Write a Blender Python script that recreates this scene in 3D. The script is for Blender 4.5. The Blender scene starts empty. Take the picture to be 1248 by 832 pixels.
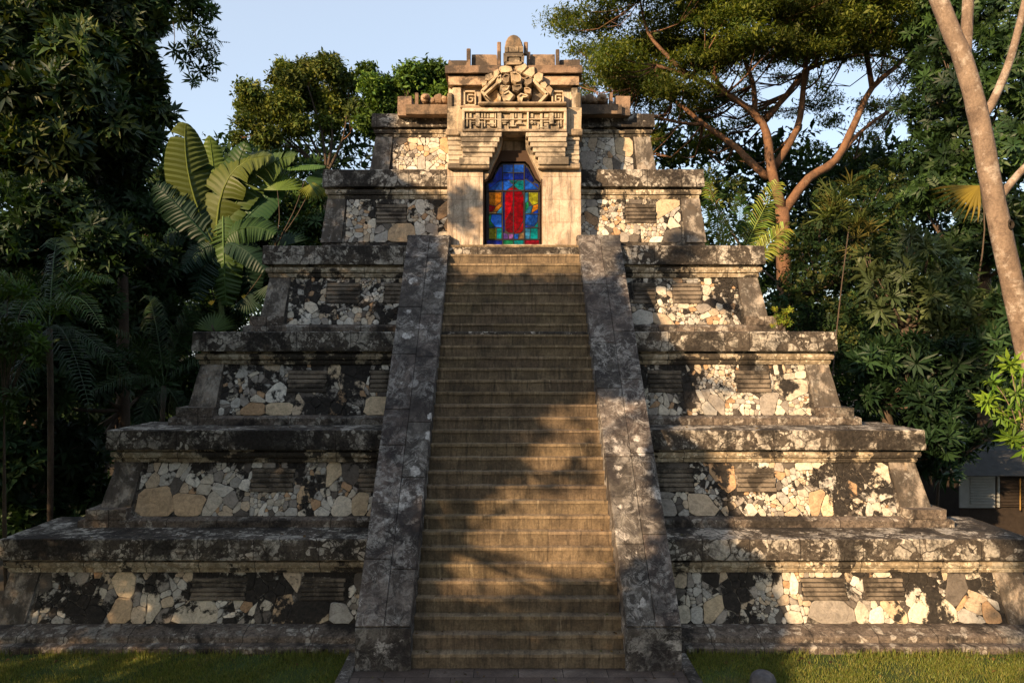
SKYROT = 223.6; SKY_STRENGTH = .125; SUN_STRENGTH = 3.7; SUN_COLOR = (1.0, .69, .40); EXPOSURE = 1.5; GLASS_EMIT = .16
import bpy, bmesh, math, random
import numpy as np
from mathutils import Vector, Matrix, noise
random.seed(7); rng = np.random.default_rng(7)
scene = bpy.context.scene; COL = scene.collection
# ---------------------------------------------------------------- camera model (level view camera with a small lens shift)
F, D, EYE, CX0, VX, VY = 870.0, 13.0, 5.746, -0.247, 615.0, 430.0
U = D / F
def P(px, py, d):                      # survey helper: photo pixel + depth ratio -> world point
    return Vector((CX0 + (px - VX) * d * U, D * (d - 1), EYE - (py - VY) * d * U))
def proj(p):
    d = (p[1] + D) / D
    return (VX + (p[0] - CX0) / (d * U), VY + (EYE - p[2]) / (d * U), d)
SUN = Vector((0.95, 1.0, -0.50)).normalized()
cam = bpy.data.cameras.new('camera'); co = bpy.data.objects.new('camera', cam); COL.objects.link(co)
co.location = (CX0, -D, EYE); co.rotation_euler = (math.radians(90), 0, 0)
cam.sensor_width = 36; cam.lens = F / 1248 * 36; cam.shift_x = (624 - VX) / 1248; cam.shift_y = (VY - 416) / 1248
cam.clip_start = .1; cam.clip_end = 3000; scene.camera = co
# ---------------------------------------------------------------- light
w = bpy.data.worlds.new('World'); scene.world = w; w.use_nodes = True
nt = w.node_tree; bg = nt.nodes['Background']; sky = nt.nodes.new('ShaderNodeTexSky'); sky.sky_type = 'NISHITA'
sky.sun_disc = False; sky.sun_elevation = math.asin(-SUN.z); sky.sun_rotation = math.radians(SKYROT)
sky.altitude = 0; sky.air_density = 1.0; sky.dust_density = 1.3; sky.ozone_density = 1.6
hz = nt.nodes.new('ShaderNodeMix'); hz.data_type = 'RGBA'; hz.inputs[0].default_value = .62; hz.inputs[7].default_value = (2.02, 2.2, 2.42, 1)   # thin high haze over the clear sky
nt.links.new(sky.outputs[0], hz.inputs[6]); nt.links.new(hz.outputs[2], bg.inputs[0]); bg.inputs[1].default_value = SKY_STRENGTH
sl = bpy.data.lights.new('sun', 'SUN'); sl.energy = SUN_STRENGTH; sl.angle = math.radians(.6); sl.color = SUN_COLOR
so = bpy.data.objects.new('sun', sl); COL.objects.link(so); so.rotation_euler = SUN.to_track_quat('-Z', 'Y').to_euler()
so.location = (-30, -30, 25)
scene.view_settings.view_transform = 'Standard'; scene.view_settings.look = 'None'
scene.view_settings.exposure = EXPOSURE; scene.view_settings.gamma = 1; scene.view_settings.use_curve_mapping = False
scene.cycles.max_bounces = 6; scene.cycles.diffuse_bounces = 3; scene.cycles.glossy_bounces = 2; scene.cycles.transmission_bounces = 3
scene.cycles.use_denoising = True; scene.cycles.caustics_reflective = False; scene.cycles.caustics_refractive = False
# ---------------------------------------------------------------- objects
def tag(o, label=None, cat=None, group=None, kind=None):
    for k, v in (('label', label), ('category', cat), ('group', group), ('kind', kind)):
        if v: o[k] = v
    return o
def empty(name, loc=(0, 0, 0), parent=None, rz=0):
    o = bpy.data.objects.new(name, None); COL.objects.link(o); o.location = loc; o.rotation_euler = (0, 0, rz)
    o.empty_display_size = .2
    if parent: o.parent = parent
    return o
class MB:
    def __init__(s): s.v = []; s.f = []; s.c = []
    def face(s, pts, col=(1, 1, 1, 0)):
        n = len(s.v); s.v += [tuple(p) for p in pts]; s.f.append(tuple(range(n, n + len(pts)))); s.c.append(col)
    def grid(s, rows, col=(1, 1, 1, 0), closed=False, caps=False):
        """rows: list of equal length point rings"""
        n = len(s.v); m = len(rows[0])
        for r in rows: s.v += [tuple(p) for p in r]
        for i in range(len(rows) - 1):
            for j in range(m if closed else m - 1):
                k = (j + 1) % m
                s.f.append((n + i * m + j, n + i * m + k, n + (i + 1) * m + k, n + (i + 1) * m + j)); s.c.append(col)
        if caps:
            s.f.append(tuple(n + j for j in range(m))[::-1]); s.c.append(col)
            b = n + (len(rows) - 1) * m; s.f.append(tuple(b + j for j in range(m))); s.c.append(col)
    def hexa(s, q, col=(1, 1, 1, 0), bev=0.0):
        """q: 8 corners, bottom 4 ccw then top 4; bevelled by insetting each face"""
        q = [Vector(p) for p in q]; c = sum(q, Vector()) / 8
        fs = [(0, 3, 2, 1), (4, 5, 6, 7), (0, 1, 5, 4), (1, 2, 6, 5), (2, 3, 7, 6), (3, 0, 4, 7)]
        if bev <= 0:
            n = len(s.v); s.v += [tuple(p) for p in q]
            for f in fs: s.f.append(tuple(n + i for i in f)); s.c.append(col)
            return
        # vertex per (corner, face)
        vid = {}
        for fi, f in enumerate(fs):
            for k in range(4):
                a, b, e = q[f[k]], q[f[k - 1]], q[f[(k + 1) % 4]]
                d1 = (b - a); d2 = (e - a); l1, l2 = d1.length or 1, d2.length or 1
                p = a + d1 * min(bev / l1, .45) + d2 * min(bev / l2, .45)
                vid[(f[k], fi)] = len(s.v); s.v.append(tuple(p))
            s.f.append(tuple(vid[(f[k], fi)] for k in range(4))); s.c.append(col)
        edges = {}
        for fi, f in enumerate(fs):
            for k in range(4): edges.setdefault(frozenset((f[k], f[(k + 1) % 4])), []).append(fi)
        for e, (f1, f2) in edges.items():
            a, b = tuple(e); s.f.append((vid[(a, f1)], vid[(b, f1)], vid[(b, f2)], vid[(a, f2)])); s.c.append(col)
        for cidx in range(8):
            s.f.append(tuple(vid[(cidx, fi)] for fi, f in enumerate(fs) if cidx in f)); s.c.append(col)
    def box(s, x0, x1, y0, y1, z0, z1, col=(1, 1, 1, 0), bev=.012, jit=0.0):
        j = lambda: random.uniform(-jit, jit)
        s.hexa([(x0 + j(), y0 + j(), z0 + j()), (x1 + j(), y0 + j(), z0 + j()), (x1 + j(), y1 + j(), z0 + j()), (x0 + j(), y1 + j(), z0 + j()),
                (x0 + j(), y0 + j(), z1 + j()), (x1 + j(), y0 + j(), z1 + j()), (x1 + j(), y1 + j(), z1 + j()), (x0 + j(), y1 + j(), z1 + j())], col, bev)
    def rbox(s, x0, x1, y0, y1, z0, z1, col=(1, 1, 1, 0), amp=.012, step=.16, seed=0.0):
        """box subdivided and weathered with noise; y0 is the front"""
        nx = max(2, int((x1 - x0) / step)); nz = max(2, int((z1 - z0) / step)); ny = max(2, int((y1 - y0) / step))
        def q(x, y, z):
            p = Vector((x, y, z)); n = noise.noise_vector(p * 2.7 + Vector((seed, seed * 2, 0))) * amp + noise.noise_vector(p * 9) * amp * .5
            return p + n
        def lin(a, b, n): return [a + (b - a) * i / n for i in range(n + 1)]
        X, Y, Z = lin(x0, x1, nx), lin(y0, y1, ny), lin(z0, z1, nz)
        s.grid([[q(x, y0, z) for x in X] for z in Z], col)
        s.grid([[q(x, y1, z) for x in X[::-1]] for z in Z], col)
        s.grid([[q(x0, y, z) for y in Y[::-1]] for z in Z], col)
        s.grid([[q(x1, y, z) for y in Y] for z in Z], col)
        s.grid([[q(x, y, z1) for x in X] for y in Y], col)
        s.grid([[q(x, y, z0) for x in X[::-1]] for y in Y], col)
    def tube(s, pts, rad, n=7, col=(1, 1, 1, 0), smooth=3, bump=0.0):
        pts = [Vector(p) for p in pts]
        if smooth and len(pts) > 2:
            q, r = [], []
            for i in range(len(pts) - 1):
                p0 = pts[max(i - 1, 0)]; p1 = pts[i]; p2 = pts[i + 1]; p3 = pts[min(i + 2, len(pts) - 1)]
                for k in range(smooth):
                    t = k / smooth; t2 = t * t; t3 = t2 * t
                    q.append(.5 * (2 * p1 + (p2 - p0) * t + (2 * p0 - 5 * p1 + 4 * p2 - p3) * t2 + (3 * p1 - p0 - 3 * p2 + p3) * t3))
                    r.append(rad[i] + (rad[i + 1] - rad[i]) * t)
            q.append(pts[-1]); r.append(rad[-1]); pts, rad = q, r
        rows = []; up = Vector((.8, .1, .1))
        for i, p in enumerate(pts):
            t = (pts[min(i + 1, len(pts) - 1)] - pts[max(i - 1, 0)])
            if t.length < 1e-6: t = Vector((0, 0, 1))
            t.normalize(); a = up - t * up.dot(t)
            if a.length < .05: a = t.cross(Vector((1, .3, 0)))
            a.normalize(); b = t.cross(a); up = a
            rr = rad[i]
            rows.append([p + (a * math.cos(2 * math.pi * k / n) + b * math.sin(2 * math.pi * k / n)) * rr * (1 + bump * noise.noise(p * 3 + Vector((k, 0, 0)))) for k in range(n)])
        s.grid(rows, col, closed=True, caps=True)
    def build(s, name, mat, parent=None, smooth=False, loc=None, fix=True):
        me = bpy.data.meshes.new(name); off = Vector(loc) if loc else None
        v = [tuple(Vector(p) - off) for p in s.v] if off else s.v
        me.from_pydata(v, [], s.f); me.materials.append(mat)
        at = me.attributes.new('col', 'FLOAT_COLOR', 'CORNER'); buf = []
        for f, c in zip(s.f, s.c): buf += list(c) * len(f)
        at.data.foreach_set('color', buf)
        if fix:
            bm = bmesh.new(); bm.from_mesh(me); bmesh.ops.recalc_face_normals(bm, faces=bm.faces); bm.to_mesh(me); bm.free()
        if smooth: me.polygons.foreach_set('use_smooth', [True] * len(me.polygons))
        me.update(); o = bpy.data.objects.new(name, me); COL.objects.link(o)
        if off: o.location = loc
        if parent: o.parent = parent
        return o
def rawmesh(name, V, Q, C, mat, parent=None, loc=None):
    """V (n,3), Q (m,4) quads, C (n,3) point colours"""
    me = bpy.data.meshes.new(name); n, m = len(V), len(Q)
    if loc is not None: V = V - np.array(loc)
    me.vertices.add(n); me.vertices.foreach_set('co', V.astype(np.float32).ravel())
    me.loops.add(m * 4); me.loops.foreach_set('vertex_index', Q.astype(np.int32).ravel())
    me.polygons.add(m); me.polygons.foreach_set('loop_start', np.arange(m, dtype=np.int32) * 4)
    me.polygons.foreach_set('loop_total', np.full(m, 4, np.int32))
    at = me.attributes.new('col', 'FLOAT_COLOR', 'POINT')
    at.data.foreach_set('color', np.concatenate([C, np.zeros((n, 1))], 1).astype(np.float32).ravel())
    me.materials.append(mat); me.update(calc_edges=True); o = bpy.data.objects.new(name, me); COL.objects.link(o)
    if loc is not None: o.location = tuple(loc)
    if parent: o.parent = parent
    return o
# ---------------------------------------------------------------- materials
class NT:
    def __init__(s, name):
        s.m = bpy.data.materials.new(name); s.m.use_nodes = True; s.t = s.m.node_tree; s.t.nodes.clear()
        s.out = s.t.nodes.new('ShaderNodeOutputMaterial')
    def n(s, typ, ins=None, **kw):
        o = s.t.nodes.new('ShaderNode' + typ)
        for k, v in kw.items(): setattr(o, k, v)
        for k, v in (ins or {}).items():
            if isinstance(v, bpy.types.NodeSocket): s.t.links.new(v, o.inputs[k])
            else: o.inputs[k].default_value = v
        return o
    def pos(s, sc=(1, 1, 1), off=(0, 0, 0)):
        g = s.n('NewGeometry').outputs['Position']
        return s.n('Mapping', {0: g, 1: off, 3: sc}).outputs[0]
    def noise(s, vec, scale, detail=6, rough=.6, dist=0.0):
        return s.n('TexNoise', {'Vector': vec, 'Scale': scale, 'Detail': detail, 'Roughness': rough, 'Distortion': dist}).outputs[0]
    def ramp(s, fac, stops, mode='LINEAR'):
        r = s.n('ValToRGB', {0: fac}); e = r.color_ramp; e.interpolation = mode
        while len(e.elements) > 1: e.elements.remove(e.elements[-1])
        e.elements[0].position = stops[0][0]; e.elements[0].color = c4(stops[0][1])
        for p, c in stops[1:]:
            k = e.elements.new(p); k.color = c4(c)
        return r.outputs[0]
    def step(s, fac, a, b, lo=0.0, hi=1.0):
        return s.n('MapRange', {0: fac, 1: a, 2: b, 3: lo, 4: hi}).outputs[0]
    def math(s, op, a, b=0.0, c=0.0):
        return s.n('Math', {0: a, 1: b, 2: c}, operation=op, use_clamp=False).outputs[0]
    def mix(s, f, a, b, bt='MIX'):
        m = s.n('Mix', data_type='RGBA', blend_type=bt, clamp_factor=True)
        for i, v in ((0, f), (6, a), (7, b)):
            if isinstance(v, bpy.types.NodeSocket): s.t.links.new(v, m.inputs[i])
            else: m.inputs[i].default_value = v if i == 0 else c4(v)
        return m.outputs[2]
    def attr(s, name='col'):
        return s.n('Attribute', attribute_name=name)
    def finish(s, col, rough=.9, height=None, bump=.5, dist=.02, spec=.25):
        b = s.n('BsdfPrincipled', {'Roughness': rough, 'Specular IOR Level': spec})
        if isinstance(col, bpy.types.NodeSocket): s.t.links.new(col, b.inputs[0])
        else: b.inputs[0].default_value = c4(col)
        if height is not None:
            bp = s.n('Bump', {'Height': height, 'Strength': bump, 'Distance': dist}); s.t.links.new(bp.outputs[0], b.inputs['Normal'])
        s.t.links.new(b.outputs[0], s.out.inputs[0]); s.bsdf = b
        return s.m
def c4(c):
    if isinstance(c, (int, float)): c = (c, c, c)
    return tuple(c) if len(c) == 4 else (*c, 1.0)

def mould_mask(s, p, lo=.50, hi=.56, scale=.85):
    a = s.noise(p, scale, 8, .60, .5); b = s.noise(p, scale * 11, 7, .75)
    k = s.math('ADD', a, s.math('MULTIPLY', s.math('SUBTRACT', b, .5), .26))
    return k, s.step(k, lo, hi)
def mat_rubble():
    s = NT('rubble_stone'); p = s.pos(); a = s.attr()
    k, m = mould_mask(s, p, .0, 1.0, .75)
    k2 = s.math('ADD', k, a.outputs['Alpha'])
    mk = s.step(k2, .512, .55)
    fine = s.noise(p, 22, 6, .7); mid = s.noise(p, 5, 5, .6, 1.2)
    c = s.mix(1.0, a.outputs['Color'], s.ramp(mid, [(.25, .55), (.5, .95), (.75, 1.15)]), 'MULTIPLY')
    c = s.mix(1.0, c, s.ramp(fine, [(.3, .72), (.6, 1.05)]), 'MULTIPLY')
    vein = s.n('TexVoronoi', {'Vector': s.pos((1, 1, 1.3)), 'Scale': 4.3}, feature='DISTANCE_TO_EDGE').outputs[0]
    c = s.mix(s.step(vein, .0, .012, .55, 0), c, (.06, .045, .035))
    dark = s.ramp(s.noise(p, 14, 5, .7), [(.3, (.012, .011, .010)), (.6, (.035, .030, .025)), (.78, (.09, .08, .065))])
    c = s.mix(mk, c, dark)
    h = s.math('ADD', mid, s.math('MULTIPLY', fine, .5))
    return s.finish(c, .88, h, .55, .03)
def mat_slab(name='weathered_slab', base=(.080, .066, .052), pale=(.56, .51, .43), amt=.62, vs=3.2, mould=(.50, .57), speck_amt=.55):
    s = NT(name); p = s.pos(); wrp = s.n('VectorMath', {0: p, 1: s.n('Vector' 'Math', {0: s.n('TexNoise', {'Vector': p, 'Scale': 2.2, 'Detail': 3}).outputs[1], 1: (.35, .35, .35)}, operation='MULTIPLY').outputs[0]}, operation='ADD').outputs[0]
    v = s.n('TexVoronoi', {'Vector': wrp, 'Scale': vs, 'Randomness': 1.0}); e = s.n('TexVoronoi', {'Vector': wrp, 'Scale': vs}, feature='DISTANCE_TO_EDGE').outputs[0]
    rnd = s.n('SeparateColor', {0: v.outputs['Color']}).outputs[0]
    fine = s.noise(p, 19, 7, .72); mid = s.noise(p, 2.4, 6, .65, .8)
    plaster = s.mix(1.0, base, s.ramp(mid, [(.2, .45), (.5, 1.0), (.8, 1.7)]), 'MULTIPLY')
    stone = s.mix(rnd, pale, tuple(x * .55 for x in pale))
    reveal = s.math('MULTIPLY', s.step(rnd, 1 - amt, 1.04 - amt), s.step(e, .02, .05))
    gate = s.step(s.noise(p, 1.3, 6, .7), .46, .54)
    reveal = s.math('MULTIPLY', reveal, gate)
    c = s.mix(reveal, plaster, stone)
    v2 = s.n('TexVoronoi', {'Vector': wrp, 'Scale': vs * 2.7}); e2 = s.n('TexVoronoi', {'Vector': wrp, 'Scale': vs * 2.7}, feature='DISTANCE_TO_EDGE').outputs[0]; r2 = s.n('SeparateColor', {0: v2.outputs['Color']}).outputs[2]
    peb = s.math('MULTIPLY', s.math('MULTIPLY', s.step(r2, .62, .66), s.step(e2, .05, .09)), s.step(s.noise(p, 1.7, 6, .7), .47, .53))
    c = s.mix(s.math('MULTIPLY', peb, .85), c, s.mix(r2, tuple(x * .7 for x in pale), tuple(x * 1.1 for x in pale)))
    flakes = s.math('MULTIPLY', s.step(s.noise(p, 8.0, 9, .8), .56, .60), s.step(s.noise(p, 1.1, 4), .42, .55))
    c = s.mix(flakes, c, pale)
    speck = s.step(s.noise(p, 12, 8, .8), .50, .56); c = s.mix(s.math('MULTIPLY', speck, speck_amt), c, (.018, .015, .013))
    c = s.mix(1.0, c, s.ramp(fine, [(.3, .6), (.62, 1.15)]), 'MULTIPLY')
    xs = s.n('SeparateXYZ', {0: p}).outputs[0]
    bl = s.n('TexVoronoi', {'W': s.math('ADD', xs, 31.7), 'Scale': .9, 'Randomness': .7}, voronoi_dimensions='1D', feature='DISTANCE_TO_EDGE').outputs[0]
    c = s.mix(s.step(bl, .004, .012, .8, 0), c, (.015, .012, .01))
    k, m = mould_mask(s, p, mould[0], mould[1], 1.0)
    c = s.mix(s.math('MULTIPLY', m, .93), c, s.ramp(fine, [(.35, (.010, .009, .008)), (.7, (.045, .038, .032))]))
    h = s.math('ADD', s.math('MULTIPLY', reveal, .5), s.math('ADD', s.math('MULTIPLY', mid, .6), s.math('MULTIPLY', fine, .6)))
    return s.finish(c, .9, h, .6, .03)
def mat_plaster(name, light=(.57, .50, .41), dirt=(.10, .08, .06), lo=.50, hi=.62, joint=True, cool=.0):
    s = NT(name); p = s.pos(); fine = s.noise(p, 26, 6, .7); mid = s.noise(p, 1.9, 7, .65, .7)
    c = s.mix(1.0, light, s.ramp(mid, [(.25, (.42, .40, .42)), (.42, (.80, .72, .66)), (.55, (1.0, .96, .92)), (.75, (1.2, 1.18, 1.12))]), 'MULTIPLY')
    c = s.mix(s.step(s.noise(p, 3.1, 5, .6, 1.5), .54, .66, 0, .45), c, (.42, .30, .17))
    c = s.mix(1.0, c, s.ramp(fine, [(.3, .78), (.65, 1.08)]), 'MULTIPLY')
    st = s.noise(s.pos((3.5, 3.5, .55)), 1.6, 7, .7)
    if not joint:
        k, m = mould_mask(s, p, .43, .53, 1.5); c = s.mix(s.math('MULTIPLY', m, .86), c, (.05, .042, .035)); c = s.mix(s.step(s.noise(p, 5.5, 9, .75), .56, .62, 0, .6), c, (.42, .40, .36))
    c = s.mix(s.step(st, lo, hi, 0, .75), c, dirt)
    cr = s.n('TexVoronoi', {'Vector': s.n('VectorMath', {0: p, 1: s.n('TexNoise', {'Vector': p, 'Scale': 2.0}).outputs[1]}, operation='ADD').outputs[0], 'Scale': 1.6}, feature='DISTANCE_TO_EDGE').outputs[0]
    c = s.mix(s.step(cr, 0, .010, .55, 0), c, (.10, .075, .05))
    if joint:
        br = s.n('TexBrick', {'Vector': s.n('Mapping', {0: s.n('CombineXYZ', {0: s.n('SeparateXYZ', {0: p}).outputs[0], 1: s.n('SeparateXYZ', {0: p}).outputs[2]}).outputs[0], 3: (1, 1, 1)}).outputs[0], 'Scale': 1.0, 'Mortar Size': .006, 'Brick Width': .62, 'Row Height': .62, 1: (1, 1, 1, 1), 2: (.82, .82, .82, 1), 3: (.25, .2, .16, 1)}).outputs[0]
        c = s.mix(.8, c, br, 'MULTIPLY')
    h = s.math('ADD', s.math('MULTIPLY', mid, .5), s.math('MULTIPLY', fine, .5))
    return s.finish(c, .85, h, .4, .015)
def mat_step():
    s = NT('worn_step_stone'); p = s.pos(); fine = s.noise(p, 24, 6, .7); mid = s.noise(p, 2.1, 6, .65, .5)
    st = s.noise(s.pos((7, 1.5, .9)), 2.2, 7, .7)
    c = s.ramp(mid, [(.25, (.055, .043, .031)), (.5, (.150, .113, .072)), (.75, (.245, .188, .12))])
    c = s.mix(s.step(st, .48, .68, 0, .8), c, (.045, .036, .027))
    c = s.mix(s.step(s.noise(s.pos((5, 1.5, .6), (9, 3, 1)), 2.4, 5, .65), .6, .7, 0, .35), c, (.40, .33, .23))
    a = s.attr(); c = s.mix(1.0, c, a.outputs['Color'], 'MULTIPLY')
    c = s.mix(1.0, c, s.ramp(fine, [(.3, .62), (.65, 1.15)]), 'MULTIPLY')
    h = s.math('ADD', mid, s.math('MULTIPLY', fine, .6))
    return s.finish(c, .85, h, .5, .015)
def mat_balustrade():
    s = NT('lichened_dark_stone'); p = s.pos(); fine = s.noise(p, 20, 8, .75); mid = s.noise(p, 2.0, 8, .7, 1.0)
    c = s.ramp(mid, [(.25, (.018, .015, .013)), (.45, (.048, .040, .034)), (.58, (.11, .094, .080)), (.72, (.24, .215, .185))])
    a = s.attr(); c = s.mix(1.0, c, a.outputs['Color'], 'MULTIPLY')
    wp = s.n('VectorMath', {0: p, 1: s.n('VectorMath', {0: s.n('TexNoise', {'Vector': p, 'Scale': 5.0, 'Detail': 6, 'Roughness': .7}).outputs[1], 1: (.22, .22, .22)}, operation='MULTIPLY').outputs[0]}, operation='ADD').outputs[0]
    lich = s.math('MULTIPLY', s.step(s.noise(p, 3.6, 14, .84, 1.0), .495, .545), s.step(s.noise(p, .8, 4, .6), .38, .56))
    c = s.mix(s.math('MULTIPLY', lich, .66), c, s.mix(fine, (.21, .20, .185), (.60, .56, .50)))
    big = s.math('MULTIPLY', s.step(s.noise(p, 1.15, 9, .68, .5), .595, .625), s.step(s.noise(p, 9, 6, .75), .42, .56)); c = s.mix(s.math('MULTIPLY', big, .85), c, (.58, .545, .50))
    sp = s.n('TexVoronoi', {'Vector': wp, 'Scale': 3.6}); sr = s.n('SeparateColor', {0: sp.outputs['Color']}).outputs[1]
    spots = s.math('MULTIPLY', s.step(sp.outputs['Distance'], .46, .36), s.step(sr, .955, .965))
    c = s.mix(s.math('MULTIPLY', spots, s.step(fine, .3, .55, .35, .9)), c, (.58, .55, .51))
    drk = s.step(s.noise(p, 1.3, 9, .7, .6), .52, .60); c = s.mix(s.math('MULTIPLY', drk, .7), c, (.022, .018, .018))
    cr = s.n('TexVoronoi', {'Vector': s.n('VectorMath', {0: p, 1: s.n('TexNoise', {'Vector': p, 'Scale': 1.4, 'Detail': 4}).outputs[1]}, operation='ADD').outputs[0], 'Scale': 1.15}, feature='DISTANCE_TO_EDGE').outputs[0]
    c = s.mix(s.step(cr, 0, .012, .7, 0), c, (.012, .01, .01))
    c = s.mix(1.0, c, s.ramp(fine, [(.3, .6), (.65, 1.2)]), 'MULTIPLY')
    h = s.math('ADD', s.math('ADD', mid, s.math('MULTIPLY', lich, .3)), s.math('MULTIPLY', fine, .6))
    return s.finish(c, .82, h, .6, .025, .35)
def mat_carved(name, light=(.50, .40, .27), dark=(.07, .055, .042), lo=.5, hi=.6):
    s = NT(name); p = s.pos(); fine = s.noise(p, 24, 7, .7); k, m = mould_mask(s, p, lo, hi, 1.5)
    a = s.attr(); c = s.mix(1.0, light, a.outputs['Color'], 'MULTIPLY')
    c = s.mix(1.0, c, s.ramp(s.noise(p, 4, 5), [(.3, .7), (.65, 1.1)]), 'MULTIPLY')
    c = s.mix(s.math('MULTIPLY', m, .85), c, dark)
    c = s.mix(1.0, c, s.ramp(fine, [(.3, .68), (.65, 1.1)]), 'MULTIPLY')
    return s.finish(c, .88, fine, .6, .02)
def mat_leaf(name, tint=(1, 1, 1), rough=.42, spec=.4, trans=.25):
    s = NT(name); a = s.attr(); p = s.pos()
    c = s.mix(1.0, a.outputs['Color'], tint, 'MULTIPLY')
    b = s.n('BsdfPrincipled', {0: c, 'Roughness': rough, 'Specular IOR Level': spec})
    t = s.n('BsdfTranslucent', {0: s.mix(1.0, c, (1.5, 1.5, .5), 'MULTIPLY')})
    mx = s.n('MixShader', {0: trans, 1: b.outputs[0], 2: t.outputs[0]}); s.t.links.new(mx.outputs[0], s.out.inputs[0]); return s.m
def mat_bark(name, a=(.30, .19, .11), b=(.12, .08, .055), pale=(.5, .42, .34), lo=.58):
    s = NT(name); p = s.pos(); n1 = s.noise(s.pos((1, 1, .6)), 3.5, 8, .7, .6); n2 = s.noise(p, 24, 6, .7)
    c = s.ramp(n1, [(.3, b), (.6, a)]); c = s.mix(s.step(s.noise(p, 2.0, 9, .75), lo, lo + .07, 0, .7), c, pale)
    c = s.mix(1.0, c, s.ramp(n2, [(.3, .65), (.65, 1.15)]), 'MULTIPLY')
    ring = s.noise(s.pos((.7, .7, 9)), 1.5, 4, .6)
    c = s.mix(s.step(ring, .56, .66, 0, .4), c, b)
    return s.finish(c, .85, s.math('ADD', n1, s.math('MULTIPLY', n2, .6)), .6, .03)
def mat_plain(name, col, rough=.8, var=.25, scale=6.0):
    s = NT(name); p = s.pos(); n1 = s.noise(p, scale, 6, .65)
    c = s.mix(1.0, col, s.ramp(n1, [(.3, 1 - var), (.7, 1 + var)]), 'MULTIPLY')
    return s.finish(c, rough, n1, .25, .01)
# ================================================================ the pyramid
M_RUB = mat_rubble(); M_SLAB = mat_slab(); M_PLINTH = mat_slab('plinth_stone', (.15, .12, .095), (.42, .38, .32), .3, 2.2, (.50, .60))
M_MOULD = mat_slab('moulding_stone', (.30, .24, .16), (.68, .59, .44), .6, 4.5, (.515, .54), .25)
M_CORE = mat_slab('wall_core', (.085, .072, .058), (.40, .36, .30), .4, 2.6, (.47, .55))
M_PIL = mat_plaster('pilaster_plaster', (.36, .33, .285), (.045, .038, .03), .46, .60, False)
M_STEP = mat_step(); M_BAL = mat_balustrade(); M_REL = mat_carved('relief_panel_stone', (.22, .18, .135), (.03, .025, .02), .45, .57)
M_TOWER = mat_plaster('shrine_plaster', (.60, .515, .41), (.13, .105, .08), .48, .63)
M_CARVE = mat_carved('carved_stone', (.52, .435, .32), (.085, .07, .053), .495, .60)
M_CAPST = mat_carved('weathered_capstone', (.27, .20, .14), (.05, .042, .035), .48, .58)
pyr = tag(empty('stepped_pyramid'), 'stepped stone pyramid of mould-stained rubble tiers with a central stairway up to a carved shrine', 'pyramid')
YC = 8.9
TOPPX = [657, 524, 404, 299, 206, 138]; DD = [1.11, 1.22, 1.34, 1.465, 1.54, 1.61]; HWP = [633, 500, 394, 307, 233, 173]
ZT = [EYE - (py - VY) * d * U for py, d in zip(TOPPX, DD)]; HW = [h * d * U for h, d in zip(HWP, DD)]; YF = [D * (d - 1) for d in DD]; YBK = [10.3 + (5 - i) * .3 for i in range(6)]
def stack(mb, levels, col=(1, 1, 1, 0), amp=.012, step=.3, cap=True, seed=0):
    """levels: (z, half width, front y, back y)"""
    rows = []
    for (z, hw, yf, yb) in levels:
        nx = max(2, int(2 * levels[0][1] / step)); ny = 8; r = []
        for i in range(nx): r.append((-hw + 2 * hw * i / nx, yf))
        for i in range(ny): r.append((hw, yf + (yb - yf) * i / ny))
        for i in range(nx): r.append((hw - 2 * hw * i / nx, yb))
        for i in range(ny): r.append((-hw, yb + (yf - yb) * i / ny))
        q = []
        for (x, y) in r:
            p = Vector((x, y, z)); q.append(p + noise.noise_vector(p * 1.9 + Vector((seed, 0, 0))) * amp + noise.noise_vector(p * 7.1) * amp * .6)
        rows.append(q)
    mb.grid(rows, col, closed=True)
    if cap: mb.face(rows[-1], col); mb.face(rows[0][::-1], col)
def clip(poly, a, b, c):
    """keep a*x+b*y<=c"""
    out = []; n = len(poly)
    for i in range(n):
        p, q = poly[i], poly[(i + 1) % n]; dp = a * p[0] + b * p[1] - c; dq = a * q[0] + b * q[1] - c
        if dp <= 0: out.append(p)
        if dp * dq < 0:
            t = dp / (dp - dq); out.append((p[0] + (q[0] - p[0]) * t, p[1] + (q[1] - p[1]) * t))
    return out
STONES = [((.64, .57, .45), 26), ((.50, .47, .41), 20), ((.72, .67, .57), 12), ((.58, .46, .32), 13), ((.50, .32, .18), 5), ((.36, .32, .27), 14), ((.14, .12, .10), 7)]
def centroid(p): return sum(q[0] for q in p) / len(p), sum(q[1] for q in p) / len(p)
def vsplit(poly, seeds):
    out = []
    for i, (x, z) in enumerate(seeds):
        q = poly
        for j, (X, Z) in enumerate(seeds):
            if i != j and q: q = clip(q, X - x, Z - z, (X * X + Z * Z - x * x - z * z) / 2)
            if len(q) < 3: break
        if len(q) >= 3: out.append(q)
    return out
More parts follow.
